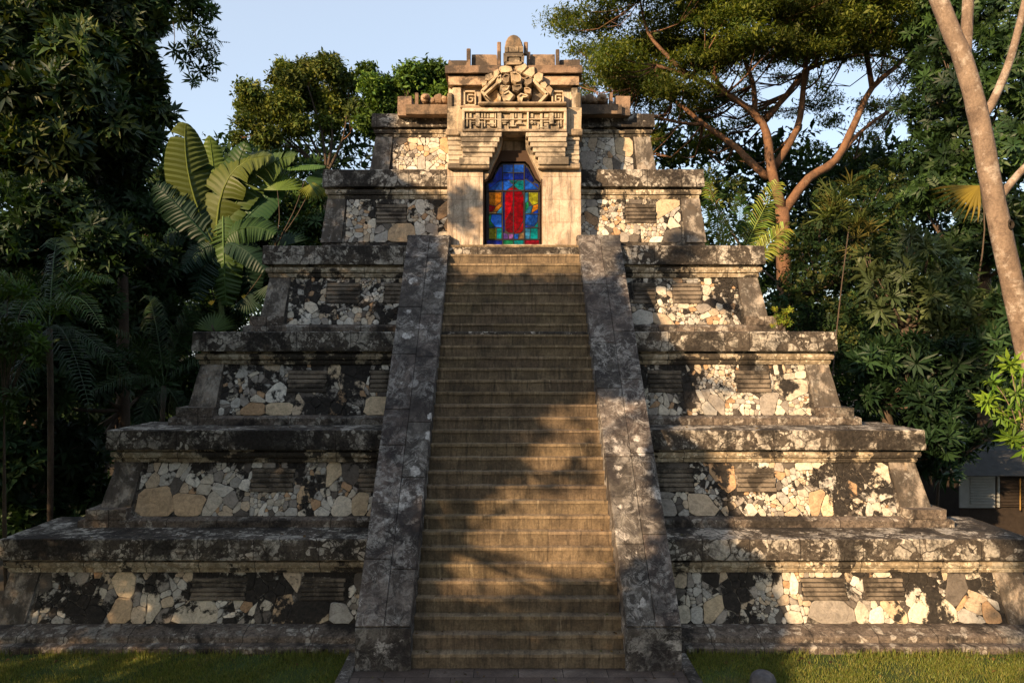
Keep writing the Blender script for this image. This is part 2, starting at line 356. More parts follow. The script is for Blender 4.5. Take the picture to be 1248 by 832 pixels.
def rec_split(poly, rmix, out, depth=0):
    """crazy paving: big irregular pieces, some of them broken again into clusters of small ones"""
    A = area(poly); big, smallA = rmix
    cx, cz = centroid(poly)
    if A < smallA * random.uniform(.5, 2.0) or (depth > 0 and compact(poly) > .62 and random.random() < big(cx, cz) * (1.0 if A < .4 else .35)): out.append((poly, 0)); return
    xs = [p[0] for p in poly]; zs = [p[1] for p in poly]; k = random.choice([2, 3, 3, 4, 5, 7]) if A < .5 else random.choice([3, 4, 6, 8])
    sx, sz = max(xs) - min(xs), max(zs) - min(zs); seeds = []
    for _ in range(k * 12):
        p = (random.uniform(min(xs), max(xs)), random.uniform(min(zs), max(zs)))
        if all(math.hypot(p[0] - q[0], p[1] - q[1]) > .45 * math.sqrt(A / k) for q in seeds): seeds.append(p)
        if len(seeds) >= k: break
    parts = vsplit(poly, seeds)
    if len(parts) == len(seeds): parts = vsplit(poly, [centroid(q) for q in parts])
    if len(parts) < 2: out.append((poly, 0)); return
    for q in parts: rec_split(q, rmix, out, depth + 1)
def cells(x0, x1, z0, z1, rmix, keepout=(), tries=0, sp=.62):
    S = []
    for _ in range(900):
        x, z = random.uniform(x0, x1), random.uniform(z0, z1)
        if all((x - s[0]) ** 2 + (z - s[1]) ** 2 > (sp * random.uniform(.75, 1.2)) ** 2 for s in S): S.append((x, z))
    raw = []; box = [(x0, z0), (x1, z0), (x1, z1), (x0, z1)]; S = [centroid(q) for q in vsplit(box, S)]
    for q in vsplit(box, S):
        if area(q) < .6 and compact(q) > .66 and random.random() < .45 * rmix[0](*centroid(q)): raw.append((q, 0)); continue
        rec_split(q, (rmix[0], random.choice([.014, .025, .04, .06])), raw)
    out = []
    for poly, r in raw:
        for (a, b, c2, e) in keepout:
            x, z = centroid(poly); gx = (x - (a + b) / 2) / (b - a); gz = (z - (c2 + e) / 2) / (e - c2)
            if not (min(p[0] for p in poly) < b and max(p[0] for p in poly) > a and min(p[1] for p in poly) < e and max(p[1] for p in poly) > c2): continue
            if abs(gx) > abs(gz): poly = clip(poly, -1, 0, -b) if gx > 0 else clip(poly, 1, 0, a)
            else: poly = clip(poly, 0, -1, -e) if gz > 0 else clip(poly, 0, 1, c2)
            if len(poly) < 3: break
        if len(poly) >= 3: out.append((poly, r))
    return out
def compact(p):
    per = sum(math.hypot(p[i][0] - p[i - 1][0], p[i][1] - p[i - 1][1]) for i in range(len(p))); return 4 * math.pi * area(p) / (per * per + 1e-9)
def area(p): return abs(sum(p[i][0] * p[(i + 1) % len(p)][1] - p[(i + 1) % len(p)][0] * p[i][1] for i in range(len(p)))) / 2
def sharp(a, b, c):
    v = Vector((a[0] - b[0], a[1] - b[1])); w_ = Vector((c[0] - b[0], c[1] - b[1]))
    if v.length < 1e-6 or w_.length < 1e-6: return .1
    an = v.angle(w_); return .30 if an < 1.2 else .18 if an < 1.75 else .10
def rubble(mb, polys, surf, mouldfn, depth=.024, pal=STONES):
    cols = [c for c, k in pal for _ in range(k)]
    for poly, r in polys:
        A = area(poly)
        if A < .0012: continue
        cx = sum(p[0] for p in poly) / len(poly); cz = sum(p[1] for p in poly) / len(poly)
        # resample, round and wobble the outline
        pts = []
        n = len(poly)
        for i in range(n):
            p, q, o = poly[i], poly[(i + 1) % n], poly[i - 1]
            L = math.hypot(q[0] - p[0], q[1] - p[1])
            k1, k2 = sharp(o, p, q), sharp(p, q, poly[(i + 2) % n])
            pts.append((p[0] * (1 - k1) + q[0] * k1, p[1] * (1 - k1) + q[1] * k1) if L > .05 else p)
            if L > .05: pts.append((p[0] * k2 + q[0] * (1 - k2), p[1] * k2 + q[1] * (1 - k2)))
            if L > .22: pts.insert(-1, ((p[0] + q[0]) / 2 + random.uniform(-.02, .02), (p[1] + q[1]) / 2 + random.uniform(-.012, .012)))
        size = math.sqrt(A); gap = .002 + random.random() * .004
        def ring(off, dep, wob=0.0):
            o = []
            for (x, z) in pts:
                dx, dz = x - cx, z - cz; L = math.hypot(dx, dz) or 1; k = max(.2, 1 - off / L)
                X, Z = cx + dx * k, cz + dz * k; s = surf(X, Z)
                o.append(s + Vector((0, -dep - wob * noise.noise(Vector((X * 3, Z * 3, cx))), 0)))
            return o
        dep = depth * random.uniform(.5, 1.3); base = random.choice(cols)
        if size > .33 and random.random() < .6: base = random.choice([(.60, .43, .26), (.66, .52, .34), (.52, .34, .19), (.72, .63, .48)])
        v = random.uniform(.8, 1.1); c = tuple(b * v for b in base)
        al = mouldfn(cx, cz) + random.gauss(0, .048) + (-.05 if size > .35 else 0)
        col = (*c, al)
        r0 = ring(gap, -.03); r1 = ring(gap, dep * .55, .01); r2 = ring(gap + .006 + .012 * size, dep, .012); r3 = ring(gap + .35 * size, dep * 1.08, .02)
        mb.grid([r0, r1, r2, r3], col, closed=True); mb.face(r3, col)
PLAQ = {0: [(232, 300), (366, 420), (978, 1033), (1054, 1103)], 1: [(305, 358), (436, 475), (800, 846), (898, 946)],
        2: [(350, 398), (450, 484), (790, 832), (898, 940)], 3: [(397, 438), (468, 492), (772, 800), (820, 856)],
        4: [(458, 496), (762, 800)], 5: []}
for i in range(6):
    z0 = ZT[i - 1] if i else 0.0; z1 = ZT[i]; hw = HW[i]; yf = YF[i]; yb = YBK[i]; H = z1 - z0; k = 1.0 if i < 4 else .75
    fy = [1.0, 1.25, 1.25, 1.2, .6, .4][i]
    ybs = [3.5, 4.9][i] if i < 2 else yb; ybw = yb; yb = ybs
    def L(z, off): return (z, hw + off, yf - off * (fy if off > 0 else 1), yb + off)
    zb = z0 + (.325 if i == 0 else .095 * H)
    zs = z1 - .215 * H
    zw = z1 - .355 * H                        # top of wall
    wt, wb = -.20 * k, (.03 if i == 0 else .02) * k
    wtf = -.20 * k; wbf = [.22, .30, .28, .26, .10, .05][i]   # front lean
    mb = MB(); stack(mb, [(z0 - .02, hw + wb, yf - wbf, yb), (zw + .02, hw + wt, yf - wtf, yb + wt)], amp=.006, seed=i)
    if i < 2: stack(mb, [(-.05, HW[i + 1] + .1, yf + 1.45, ybw), (z1 - .05, HW[i + 1] - .1, yf + 1.45, ybw)], amp=.01, seed=i + 9)
    tier = mb.build('tier', M_CORE, pyr)
    mb = MB(); stack(mb, [L(zs, -.16), L(zs + .004, -.005), L(zs + .09, .0), L(zs + .5 * (z1 - zs), -.012), L(z1 - .018, -.022), L(z1 - .004, -.034), L(z1, -.06)], amp=.012, seed=i + 3)
    mb.build('cornice_slab', M_SLAB, tier)
    mb = MB()
    h1 = H
    stack(mb, [L(z1 - .305 * h1, -.16), L(z1 - .303 * h1, -.085), L(z1 - .275 * h1, -.062), L(z1 - .245 * h1, -.075), L(z1 - .238 * h1, -.17), L(zs + .01, -.17)], amp=.007, seed=i + 5, cap=False)
    stack(mb, [L(zw - .01, -.2), L(zw, -.135), L(z1 - .325 * h1, -.115), L(z1 - .312 * h1, -.128), L(z1 - .305 * h1, -.18)], amp=.006, seed=i + 6, cap=False)
    mb.build('moulding', M_MOULD, tier)
    if i < 4:
        mb = MB()
        if i == 0:
            stack(mb, [L(-.05, .80), L(.10, .80), L(.13, .77), L(.135, .50)], amp=.014, seed=1)
            stack(mb, [L(.12, .60), L(.225, .585), L(.25, .56), L(.322, .30), L(.325, .1)], amp=.014, seed=2)
        else:
            stack(mb, [L(z0 + .003, .36), L(z0 + .068 * H, .355), L(z0 + .08 * H, .33), L(zb, .25), L(zb + .01, .05)], amp=.016, seed=i)
        mb.build('plinth', M_PLINTH, tier)
    def surf(x, z, zb=zb, zw=zw, yf=yf, wbf=wbf, wtf=wtf, z0=z0):
        t = (z - z0) / (zw - z0); return Vector((x, yf - (wbf + (wtf - wbf) * t), z))
    pw = [.62, .62, .60, .58, .55, .52][i]
    for sd in (-1, 1):
        # corner pilaster on the front
        xo_t, xo_b = hw + wt, hw + wb; zpb = zb + (.09 * H if 0 < i < 4 else 0)
        def px_(z): t = (z - z0) / (zw - z0); return xo_b + (xo_t - xo_b) * t
        mb = MB(); rows = []
        for q in range(7):
            z = zpb + (zw - zpb) * q / 6; xo = px_(z) + .035; s = surf(0, z).y - .045; xi = px_(z) - pw * (1 - .12 * q / 6)
            rr = [Vector((sd * xi, s + .3, z)), Vector((sd * xi, s, z)), Vector((sd * (xi + xo) / 2, s, z)), Vector((sd * xo, s, z)), Vector((sd * xo, s + .9, z)), Vector((sd * xi, s + .9, z))]
            rows.append([p + noise.noise_vector(p * 2.6) * .012 for p in rr])
        mb.grid(rows, (1, 1, 1, 0), closed=True, caps=True); mb.build('corner_pilaster', M_PIL, tier)
        if 0 < i < 4:
            mb = MB(); s0 = surf(0, zb).y
            xa, xb_ = px_(zb) - pw - .05, px_(zb) + .20
            mb.rbox(min(sd * xa, sd * xb_), max(sd * xa, sd * xb_), s0 - .22, s0 + 1.2, zb - .02, zpb + .002, amp=.018, step=.12)
            mb.build('pilaster_base', M_PLINTH, tier)
        # relief panels and rubble facing
        xin = 2.55 if i < 3 else 2.5
        if i >= 4: xin = 1.6
        ko = []
        for (pa, pb) in PLAQ[i]:
            if (pa < 628) != (sd < 0): continue
            dd = 1 + (surf(0, (zb + zw) / 2).y) / D
            xa = CX0 + (pa - VX) * dd * U; xb = CX0 + (pb - VX) * dd * U
            zt = zw - .12 * (zw - zb); zbm = zw - .56 * (zw - zb)
            ko.append((xa, xb, zbm, zt))
            mb = MB(); nr = 5; zz = zbm
            hs = [(zt - zbm) / nr] * nr
            for q in range(nr):
                s = surf(0, zz + hs[q] / 2).y; pr = .075 - .012 * abs(q - 2) + random.uniform(-.008, .008); ins = .0 if q in (0, nr - 1) else .025 * (q % 2)
                mb.hexa([(xa + ins, s - pr, zz + .006), (xb - ins, s - pr + .0, zz + .006), (xb - ins, s + .06, zz + .006), (xa + ins, s + .06, zz + .006),
                         (xa + ins, s - pr + .018, zz + hs[q] - .012), (xb - ins, s - pr + .018, zz + hs[q] - .012), (xb - ins, s + .06, zz + hs[q] - .012), (xa + ins, s + .06, zz + hs[q] - .012)], (1, 1, 1, 0), .012)
                zz += hs[q]
            mb.build('relief_panel', M_REL, tier)
        xe = px_((zb + zw) / 2) - pw - .03
        fr = [.18, .28, .15, .10, .12, .3][i]
        bb = [.62, .6, .42, .36, .42, .65][i]
        rm = (lambda x, z, bb=bb, zb=zb, zw=zw, i=i: min(.9, bb * (1.5 - (z - zb) / (zw - zb)) * (.6 + .8 * noise.noise(Vector((x * .8, z, i))))), .042)
        X0, X1 = (xin, xe) if sd > 0 else (-xe, -xin)
        pol = cells(X0, X1, zb, zw - .01, rm, ko, sp=[.80, .78, .62, .6, .62, .6][i])
        mleft = [.03, .00, .005, -.03, -.08, -.14][i]; mright = [.0, .02, .03, -.02, -.08, -.12][i]
        def mf(x, z, sd=sd, i=i, zb=zb, zw=zw):
            t = (z - zb) / (zw - zb); v = (mleft if sd < 0 else mright) + .06 * (t - .5)
            if sd < 0 and i < 3 and x > -5.5: v += .02
            if i == 1 and sd < 0 and x < -6.2: v -= .09
            return v
        mb = MB(); rubble(mb, pol, surf, mf); mb.build('rubble_facing', M_RUB, tier)
# ---------------------------------------------------------------- staircase
NS = 32; ZTOP = EYE - (300 - VY) * 1.482 * U; R = ZTOP / NS; T = 6.266 / NS
def inner(y): return 1.957 - .242 * y / 6.27
mb = MB()
for kx in range(NS):
    y0 = kx * T; z0 = kx * R; z1 = z0 + R; xh = inner(y0) + .05
    xs = -xh; cuts = [-xh]
    while xs < xh - .9: xs += random.uniform(.8, 1.7); cuts.append(min(xs, xh))
    cuts[-1] = xh
    for a, b in zip(cuts[:-1], cuts[1:]):
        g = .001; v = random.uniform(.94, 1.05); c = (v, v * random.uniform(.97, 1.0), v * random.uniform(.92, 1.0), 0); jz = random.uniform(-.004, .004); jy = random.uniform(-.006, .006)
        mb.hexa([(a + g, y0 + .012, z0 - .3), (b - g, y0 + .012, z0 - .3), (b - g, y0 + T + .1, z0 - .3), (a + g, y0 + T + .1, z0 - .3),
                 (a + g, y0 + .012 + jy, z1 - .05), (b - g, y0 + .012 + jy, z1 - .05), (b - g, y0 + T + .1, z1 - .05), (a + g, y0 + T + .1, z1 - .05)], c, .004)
        mb.rbox(a + g, b - g, y0 - .012 + jy, y0 + T + .05, z1 - .055 + jz, z1 + jz, tuple(x * 1.55 for x in c[:3]) + (0,), amp=.010, step=.07, seed=kx)  # lighter nosing colour paints the lit tread lines
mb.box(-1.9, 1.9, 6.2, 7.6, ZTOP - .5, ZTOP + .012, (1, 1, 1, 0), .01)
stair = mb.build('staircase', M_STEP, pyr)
for sd in (-1, 1):
    zfront = .80; yA = -.085; yB = 6.20; zB = EYE - (287 - VY) * (1 + yB / D) * U; sl_ = (zB - zfront) / (yB - yA)
    outer = lambda y: 2.936 - .11 * y / 6.27
    inn = lambda y: inner(y) + .0
    mb = MB()
    ys = [yA]; 
    while ys[-1] < yB - .5: ys.append(ys[-1] + random.uniform(.22, .34))
    ys[-1] = yB
    def body(yq, ztop): return [Vector((sd * (inn(yq)), yq, max(0, 0) - .05)), Vector((sd * (outer(yq)), yq, -.05)), Vector((sd * (outer(yq)), yq, ztop)), Vector((sd * inn(yq), yq, ztop))]
    rows = [body(yy, zfront + (yy - yA) * sl_ - .05) for yy in ys] + [body(yB + .9, zB - .05)]
    rows[0] = body(yA + .02, zfront - .05)
    mb.grid(rows, (1, 1, 1, 0), closed=True, caps=True); bal = mb.build('balustrade', M_BAL, pyr)
    bal['label'] = 'dark lichen-spotted balustrade ' + ('on the shaded side of the stairs' if sd < 0 else 'on the sunlit side of the stairs')
    mb = MB(); L0 = 0.0; tot = math.hypot(yB - yA, zB - zfront)
    for col_ in (0, 1):
        s0 = 0.0
        while s0 < tot - .01:
            s1 = min(tot, s0 + random.uniform(.9, 2.0)); s1 = tot if tot - s1 < .5 else s1
            ya, yb_ = yA + (yB - yA) * s0 / tot, yA + (yB - yA) * s1 / tot; za, zb_ = zfront + (ya - yA) * sl_, zfront + (yb_ - yA) * sl_
            def xx(y, e): a, b = inn(y) - .0, outer(y) + .02; m = (a + b) / 2 + .03 * (1 if sd > 0 else -1); return sd * ([a, m, b][e])
            g = .005; v = random.uniform(.75, 1.3); c = (v * random.uniform(.95, 1.1), v, v, 0); n_ = Vector((0, -sl_, 1)).normalized() * .05; jt = random.uniform(-.006, .006)
            gy = g * .6; dz = sl_ * gy; q = []
            for (y, z) in ((ya + gy, za + dz), (yb_ - gy, zb_ - dz)):
                for e in (col_, col_ + 1):
                    q.append(Vector((xx(y, e) + (g if e == col_ else -g) * sd, y, z)))
            A, B, C_, E = q[0], q[1], q[3], q[2]; nn = n_ * (1 + jt * 6)
            mb.hexa([p - n_ * 1.2 for p in (A, B, C_, E)] + [p + nn * .15 for p in (A, B, C_, E)], c, .008)
            s0 = s1
    mb.box(*sorted((sd * (inner(yB) - .02), sd * (outer(yB) + .04))), yB - .02, yB + .92, zB - .12, zB + .015, (1, 1, 1, 0), .02)
    mb.build('coping_slab', M_BAL, bal)
    mb = MB(); mb.rbox(*sorted((sd * (inn(0) - .012), sd * (outer(0) + .012))), yA - .02, yA + .25, -.05, zfront - .03, amp=.008, step=.1); mb.build('end_block', M_BAL, bal)
# ---------------------------------------------------------------- shrine on top
DT = 1.495; UT = DT * U; YT = D * (DT - 1)
def TX(px): return CX0 + (px - VX) * UT + .0
def TZ(py): return EYE - (py - VY) * UT
CXP = 626.3
def tb(mb, x0, x1, ytop, ybot, y0, y1, col=(1, 1, 1, 0), bev=.012, amp=None):
    """front elevation rectangle in survey pixels, y0 / y1 depth in metres behind the shrine front"""
    a = (TX(x0), TX(x1), YT + y0, YT + y1, TZ(ybot), TZ(ytop))
    if amp: mb.rbox(*a, col, amp=amp, step=.11)
    else: mb.box(*a, col, bev)
mb = MB()
tb(mb, 545, 590, 160, 301, .55, 3.2, amp=.006); tb(mb, 660, 708.5, 160, 301, .55, 3.2, amp=.006)
tb(mb, 589, 661, 160, 188, .55, 3.2, bev=.01); tb(mb, 546, 708, 103, 162, .25, 3.2, amp=.008)
tb(mb, 586, 664, 186, 301, .95, 3.1, bev=.0)
shr = mb.build('shrine', M_TOWER, pyr)
mb = MB(); tb(mb, 545, 588.5, 205, 302, 0, .6, amp=.007); mb.build('pillar', M_TOWER, shr)
mb = MB(); tb(mb, 661.5, 708, 205, 302, 0, .6, amp=.007); mb.build('pillar', M_TOWER, shr)
mb = MB(); tb(mb, 586, 664, 297.5, 301, .05, .7, (.9, .85, .75, 0), .02); mb.build('threshold', M_TOWER, shr)
# corbels: courses narrowing downwards
def refl(a, b, right): return (2 * CXP - b, 2 * CXP - a) if right else (a, b)
for right in (False, True):
    mb = MB()
    rows = [(165, 170, 562, 612), (170.5, 176, 563, 609), (176.5, 182, 562, 606.5), (182.5, 188, 564, 603.5), (188.5, 193.5, 564, 600.5), (194, 203, 560, 597)]
    for k_, (ya, yb_, xa, xb) in enumerate(rows):
        xa, xb = refl(xa, xb, right); v = random.uniform(.85, 1.1)
        tb(mb, xa, xb, ya, yb_, -.26 + .02 * k_ + random.uniform(-.012, .012) + (.0 if k_ < 5 else -.05), .62, (v, v, v, 0), .014)
    for k_ in range(6):
        xa, xb = refl(545.5 + random.uniform(0, 1.5), 566, right); ya = 165.5 + k_ * 6; v = random.uniform(.75, 1.05)
        tb(mb, xa, xb, ya, ya + 5.4, .0 + random.uniform(-.02, .02), .62, (v, v, v, 0), .012)
    xa, xb = refl(546, 597, right); tb(mb, xa, xb, 200.5, 207, -.16, .62, (.8, .75, .7, 0), .02)
    # curved bracket running down beside the window
    pts = [(588, 207), (588, 216), (590, 219), (593, 217), (597, 209), (601, 200), (606, 190), (611, 178), (613, 165), (588, 165)]
    if right: pts = [(2 * CXP - x, y) for x, y in pts][::-1]
    fr = [Vector((TX(x), YT + .05, TZ(y))) for x, y in pts]; bk = [p + Vector((0, .55, 0)) for p in fr]
    mb.grid([fr, bk], (.9, .85, .8, 0), closed=True, caps=True)
    mb.build('corbel', M_CARVE, shr)
# entablature with frieze
mb = MB(); tb(mb, 545, 566, 130, 164, .0, .7, (.9, .86, .8, 0), amp=.02); tb(mb, 690, 709, 131, 164, .0, .7, (.9, .86, .8, 0), amp=.02)
tb(mb, 558, 694, 134, 165, -.12, .7, (.8, .76, .7, 0), .02); tb(mb, 543.5, 563, 158, 166, -.08, .5, (.6, .55, .5, 0), .02); tb(mb, 692, 710, 158, 166, -.08, .5, (.6, .55, .5, 0), .02)
tb(mb, 561, 692, 131.5, 134.3, -.2, .5, (.7, .62, .55, 0), .015)
lint = mb.build('lintel', M_CARVE, shr)
mb = MB(); W1 = (1.15, 1.1, 1.05, 0)
tb(mb, 564, 690, 135, 139.5, -.24, 0, W1); tb(mb, 564, 690, 160.5, 163.5, -.24, 0, (.75, .7, .65, 0)); tb(mb, 564, 567, 139, 161, -.23, 0, W1); tb(mb, 686.5, 690, 139, 161, -.23, 0, W1)
tb(mb, 642, 644.5, 139, 161, -.22, 0, W1); tb(mb, 590, 642, 147.5, 149, -.2, 0, W1); tb(mb, 567, 590, 147, 148.4, -.2, 0, W1); tb(mb, 645, 687, 147.3, 148.7, -.2, 0, W1)
x = 569.0
while x < 684:
    wd = random.choice([1.6, 2.2, 3.0, 5.0]); top = random.choice([149.5, 141, 150.5, 153]); bot = random.choice([160, 160, 157, 154])
    if 640 < x + wd and x < 646: x = 646.5; continue
    v = random.uniform(.7, 1.15); tb(mb, x, x + wd, top, bot, -.2 + random.uniform(-.01, .03), 0, (v, v, v * .95, 0), .008)
    if wd > 2.5 and random.random() < .7:
        yy = random.uniform(150, 158); tb(mb, x - 1, x + wd + 2.2, yy, yy + 1.3, -.2, 0, (v, v, v * .95, 0), .006)
    if random.random() < .6: tb(mb, x, x + wd + .4, 140.8, 146, -.185 + random.uniform(0, .03), 0, (v, v, v * .95, 0), .008)
    x += wd + random.choice([1.1, 1.5, 2.1])
mb.build('frieze', M_CARVE, lint)
# upper storey
mb = MB(); tb(mb, 551, 562, 104, 131, .12, .6, (1.1, 1.05, 1, 0), .02); tb(mb, 545, 551.5, 112, 131, .05, .6, (.7, .6, .5, 0), .03); mb.build('upper_pier', M_CARVE, shr); mb = MB(); tb(mb, 697, 705, 104, 131, .12, .6, (1, 1, 1, 0), .02)
tb(mb, 702.5, 709, 112, 131, .05, .6, (.7, .6, .5, 0), .03)
mb.build('upper_pier', M_CARVE, shr)
mb = MB(); tb(mb, 546, 706, 92, 103, .02, 3.1, (1.9, 1.8, 1.7, 0), amp=.01); tb(mb, 542.5, 709.5, 81.5, 90.5, -.1, 3.2, (.95, .85, .8, 0), amp=.014); tb(mb, 548, 704, 90, 93, .1, 3.1, (.5, .5, .5, 0), .0)
mb.build('cornice_slab', M_CAPST, shr)
def post(px0, px1, t, b, dy=.02, dep=.13): 
    mb = MB(); tb(mb, px0, px1, t, b, dy, dy + dep, (1, .9, .85, 0), .018); mb.build('post', M_CAPST, shr)
for a, b, t, bt in ((568.5, 573.5, 58.5, 82), (605.8, 610.6, 50.5, 84), (638.5, 643.5, 50.5, 66), (642, 646.5, 62.5, 82), (677.5, 682, 59.5, 82)): post(a, b, t, bt)
for (a, b, t) in ((546, 568.5, 70.5), (574.5, 605.5, 63.5), (647, 677, 63), (683, 707.5, 69.5)):
    mb = MB(); tb(mb, a, b, t, 82, .18, 1.0, (1, .95, .9, 0), amp=.016); mb.build('parapet_block', M_CAPST, shr)
def blob(mb, px, py, rx, rz, y, ry, col, seed=0, n=8, m=6, squ=.85):
    """weathered rounded boulder carved in relief"""
    c = Vector((TX(px), YT + y, TZ(py))); rows = []
    for a in range(1, m):
        th = math.pi * a / m; row = []
        for b in range(n):
            ph = 2 * math.pi * b / n; d = Vector((math.sin(th) * math.cos(ph), math.sin(th) * math.sin(ph), math.cos(th)))
            d = Vector((math.copysign(abs(d.x) ** squ, d.x), math.copysign(abs(d.y) ** squ, d.y), math.copysign(abs(d.z) ** squ, d.z)))
            k = 1 + .16 * noise.noise(d * 1.7 + Vector((seed * 3.1, 0, 0)))
            row.append(c + Vector((d.x * rx * UT, d.y * ry, d.z * rz * UT)) * k)
        rows.append(row)
    mb.grid(rows, col, closed=True, caps=True)
def prism(mb, pts, y0, y1, col, dome=.35):
    y0 = y0 * .72; dome = dome * .5
    """faceted relief stone: outline in survey pixels, chamfered front"""
    cx = sum(p[0] for p in pts) / len(pts); cy = sum(p[1] for p in pts) / len(pts)
    bk = [Vector((TX(x), YT + y1, TZ(y))) for x, y in pts]; md = [Vector((TX(x), YT + y0 + .05, TZ(y))) for x, y in pts]
    fr = [Vector((TX(cx + (x - cx) * (1 - dome)), YT + y0, TZ(cy + (y - cy) * (1 - dome)))) for x, y in pts]
    mb.grid([bk, md, fr], col, closed=True); mb.face(fr, col); mb.face(bk[::-1], col)
Lc, Mc, Dc = (1.1, 1.02, .9, 0), (.8, .72, .62, 0), (.42, .38, .34, 0)
mb = MB()
dome = [(616, 64), (615.5, 58), (616.5, 52), (619, 47.5), (622, 45), (626, 44), (630, 45), (633.5, 48), (636, 53), (637.5, 58), (637.2, 64)]
prism(mb, dome, -.16, .45, (.5, .42, .35, 0), .25)
prism(mb, [(615, 59), (637.8, 59), (637.8, 68), (615, 68)], -.20, .4, (.62, .54, .46, 0), .12)
for a, b in ((615.4, 619.5), (620, 632), (632.6, 637.4)): prism(mb, [(a, 59.8), (b, 59.8), (b, 67), (a, 67)], -.24, .1, Mc, .15)
prism(mb, [(613.5, 68.2), (638.5, 68.2), (638, 71), (614, 71)], -.27, .3, (.4, .35, .3, 0), .1)
# the open mouth: ring of four lips around a deep slot
for q in ([(615, 71), (637.5, 71), (636, 73.2), (617, 73.2)], [(614, 79), (638, 79), (635, 82.8), (617, 82.8)], [(613.5, 71), (618.5, 72.5), (618, 80), (614.5, 80.5)], [(635, 72.5), (639, 71), (638, 80.5), (635, 80)]): prism(mb, q, -.3, .2, Mc, .2)
prism(mb, [(619.5, 73.6), (633.5, 73.2), (635, 75.5), (634, 79), (620, 79.4), (618.8, 76)], -.26, .2, Lc, .3)
mb.build('carved_head', M_CARVE, shr)
mb = MB()
# rosette of faceted petals
for pts, y0, c in (([(612, 96), (616, 92.5), (622, 94), (621, 105), (617, 107.5), (612, 104)], -.3, Dc), ([(622, 92), (628, 91), (634, 95), (637, 100), (635, 106), (628, 107.5), (623, 104)], -.38, Mc),
                   ([(638, 98), (644, 95), (649, 99), (648.5, 106), (642, 110), (638, 106)], -.3, Dc), ([(624, 108), (636, 106.5), (637, 112), (631, 117), (625, 115)], -.36, Dc),
                   ([(610, 107), (616, 109), (622.5, 108), (620, 114), (613, 118), (609, 114)], -.32, Lc), ([(638, 110), (644, 110.5), (648, 113), (647, 120), (641, 118.5), (638, 115)], -.32, Mc),
                   ([(611, 119), (620, 114), (628, 121), (621, 130), (614, 128)], -.4, Lc), ([(630, 121), (634, 117), (645, 120), (643, 123), (637, 124), (635.5, 131), (631, 127)], -.36, Lc),
                   ([(606.5, 116), (611, 120), (611, 129), (606, 124)], -.25, Lc), ([(636, 124), (645, 123), (644, 131), (636.5, 131)], -.22, Dc), ([(606, 97), (611, 93), (612, 104), (608, 108), (604, 103)], -.26, Lc)):
    prism(mb, pts, y0, .3, c, .28)
    gx, gy = sum(q[0] for q in pts) / len(pts), sum(q[1] for q in pts) / len(pts); n_ = len(pts)
    for k_ in range(n_):      # carved inner rim on each petal
        a_, b_ = pts[k_], pts[(k_ + 1) % n_]; f_ = lambda p_, s_: (gx + (p_[0] - gx) * s_, gy + (p_[1] - gy) * s_)
        if k_ % n_ != n_ - 1: prism(mb, [f_(a_, .78), f_(b_, .78), f_(b_, .56), f_(a_, .56)], y0 - .06, .2, tuple(min(1.2, x * 1.25) for x in c[:3]) + (0,), .1)
# collar stones below the head
for pts in ([(609, 84), (616, 82.5), (624, 84), (626, 90), (619, 92), (611, 92), (608, 88)], [(627, 84), (634, 83), (640, 80), (643, 84), (640, 88), (635, 93), (630, 90)], [(636, 93), (645, 85), (651.5, 84), (652, 93), (648, 98), (642, 96)],
            [(650, 95), (656, 91), (662, 93), (661, 101), (656, 105), (651, 101)], [(658, 104), (664, 102), (667, 106), (664, 112), (659, 109)], [(664, 110), (669, 107), (673.5, 112), (671, 119), (666, 116)],
            [(602, 90), (607, 87), (609.5, 92), (605, 98), (601, 97)], [(592, 94), (600, 91.5), (602, 97), (596, 102), (591, 101)], [(587, 101), (594, 101), (593, 106), (588, 108)]): prism(mb, pts, -.24 + random.uniform(-.05, .03), .3, Lc if pts[0][0] < 660 else Mc, .3)
# the lozenge frame bars either side
def bar(mb, a, b, wd, y0, c):
    a = Vector((a[0], a[1], 0)); b = Vector((b[0], b[1], 0)); n_ = (b - a).cross(Vector((0, 0, 1))).normalized() * wd / 2
    prism(mb, [(p.x, p.y) for p in (a - n_, b - n_, b + n_, a + n_)], y0, .3, c, .12)
for a, b, wd, c in (((607, 94), (587, 115), 3.2, Lc), ((613, 99), (591, 118), 2.6, Lc), ((587, 114), (600, 130), 3.0, Lc), ((591, 120), (600, 129), 1.8, Mc), ((648, 100), (667, 119), 3.2, Lc), ((667, 117), (654, 131), 3.2, Lc)): bar(mb, a, b, wd, -.3, c)
prism(mb, [(593, 118.5), (606, 108), (609, 116), (606, 127), (602, 128)], .0, .3, (.95, .75, .5, 0), .1)
prism(mb, [(650, 105), (664, 118), (653, 129), (647, 128)], .05, .3, (.35, .36, .38, 0), .1)
tb(mb, 583, 690, 129, 132.5, -.34, .3, (.65, .58, .5, 0), .03); tb(mb, 583.5, 587, 116, 131, -.18, .3, Mc)
mb.build('carved_rosette', M_CARVE, shr)
for x0 in (565.5, 672):
    mb = MB(); tb(mb, x0, x0 + 15, 112.5, 131, -.05, .3, (.75, .68, .6, 0), .01)
    for (a, b, c, e) in ((0, 15, 0, 2), (0, 2, 0, 18.5), (0, 15, 16.8, 18.5), (13.2, 15, 0, 18.5), (4, 11.5, 4.2, 6), (4, 5.8, 4.2, 14), (4, 11.5, 12.4, 14), (9.8, 11.5, 8, 14), (7.2, 11, 8, 9.6)):
        tb(mb, x0 + a, x0 + b, 112.5 + c, 112.5 + e, -.13, .1, (1.1, 1.02, .9, 0), .008)
    mb.build('spiral_block', M_CARVE, shr)
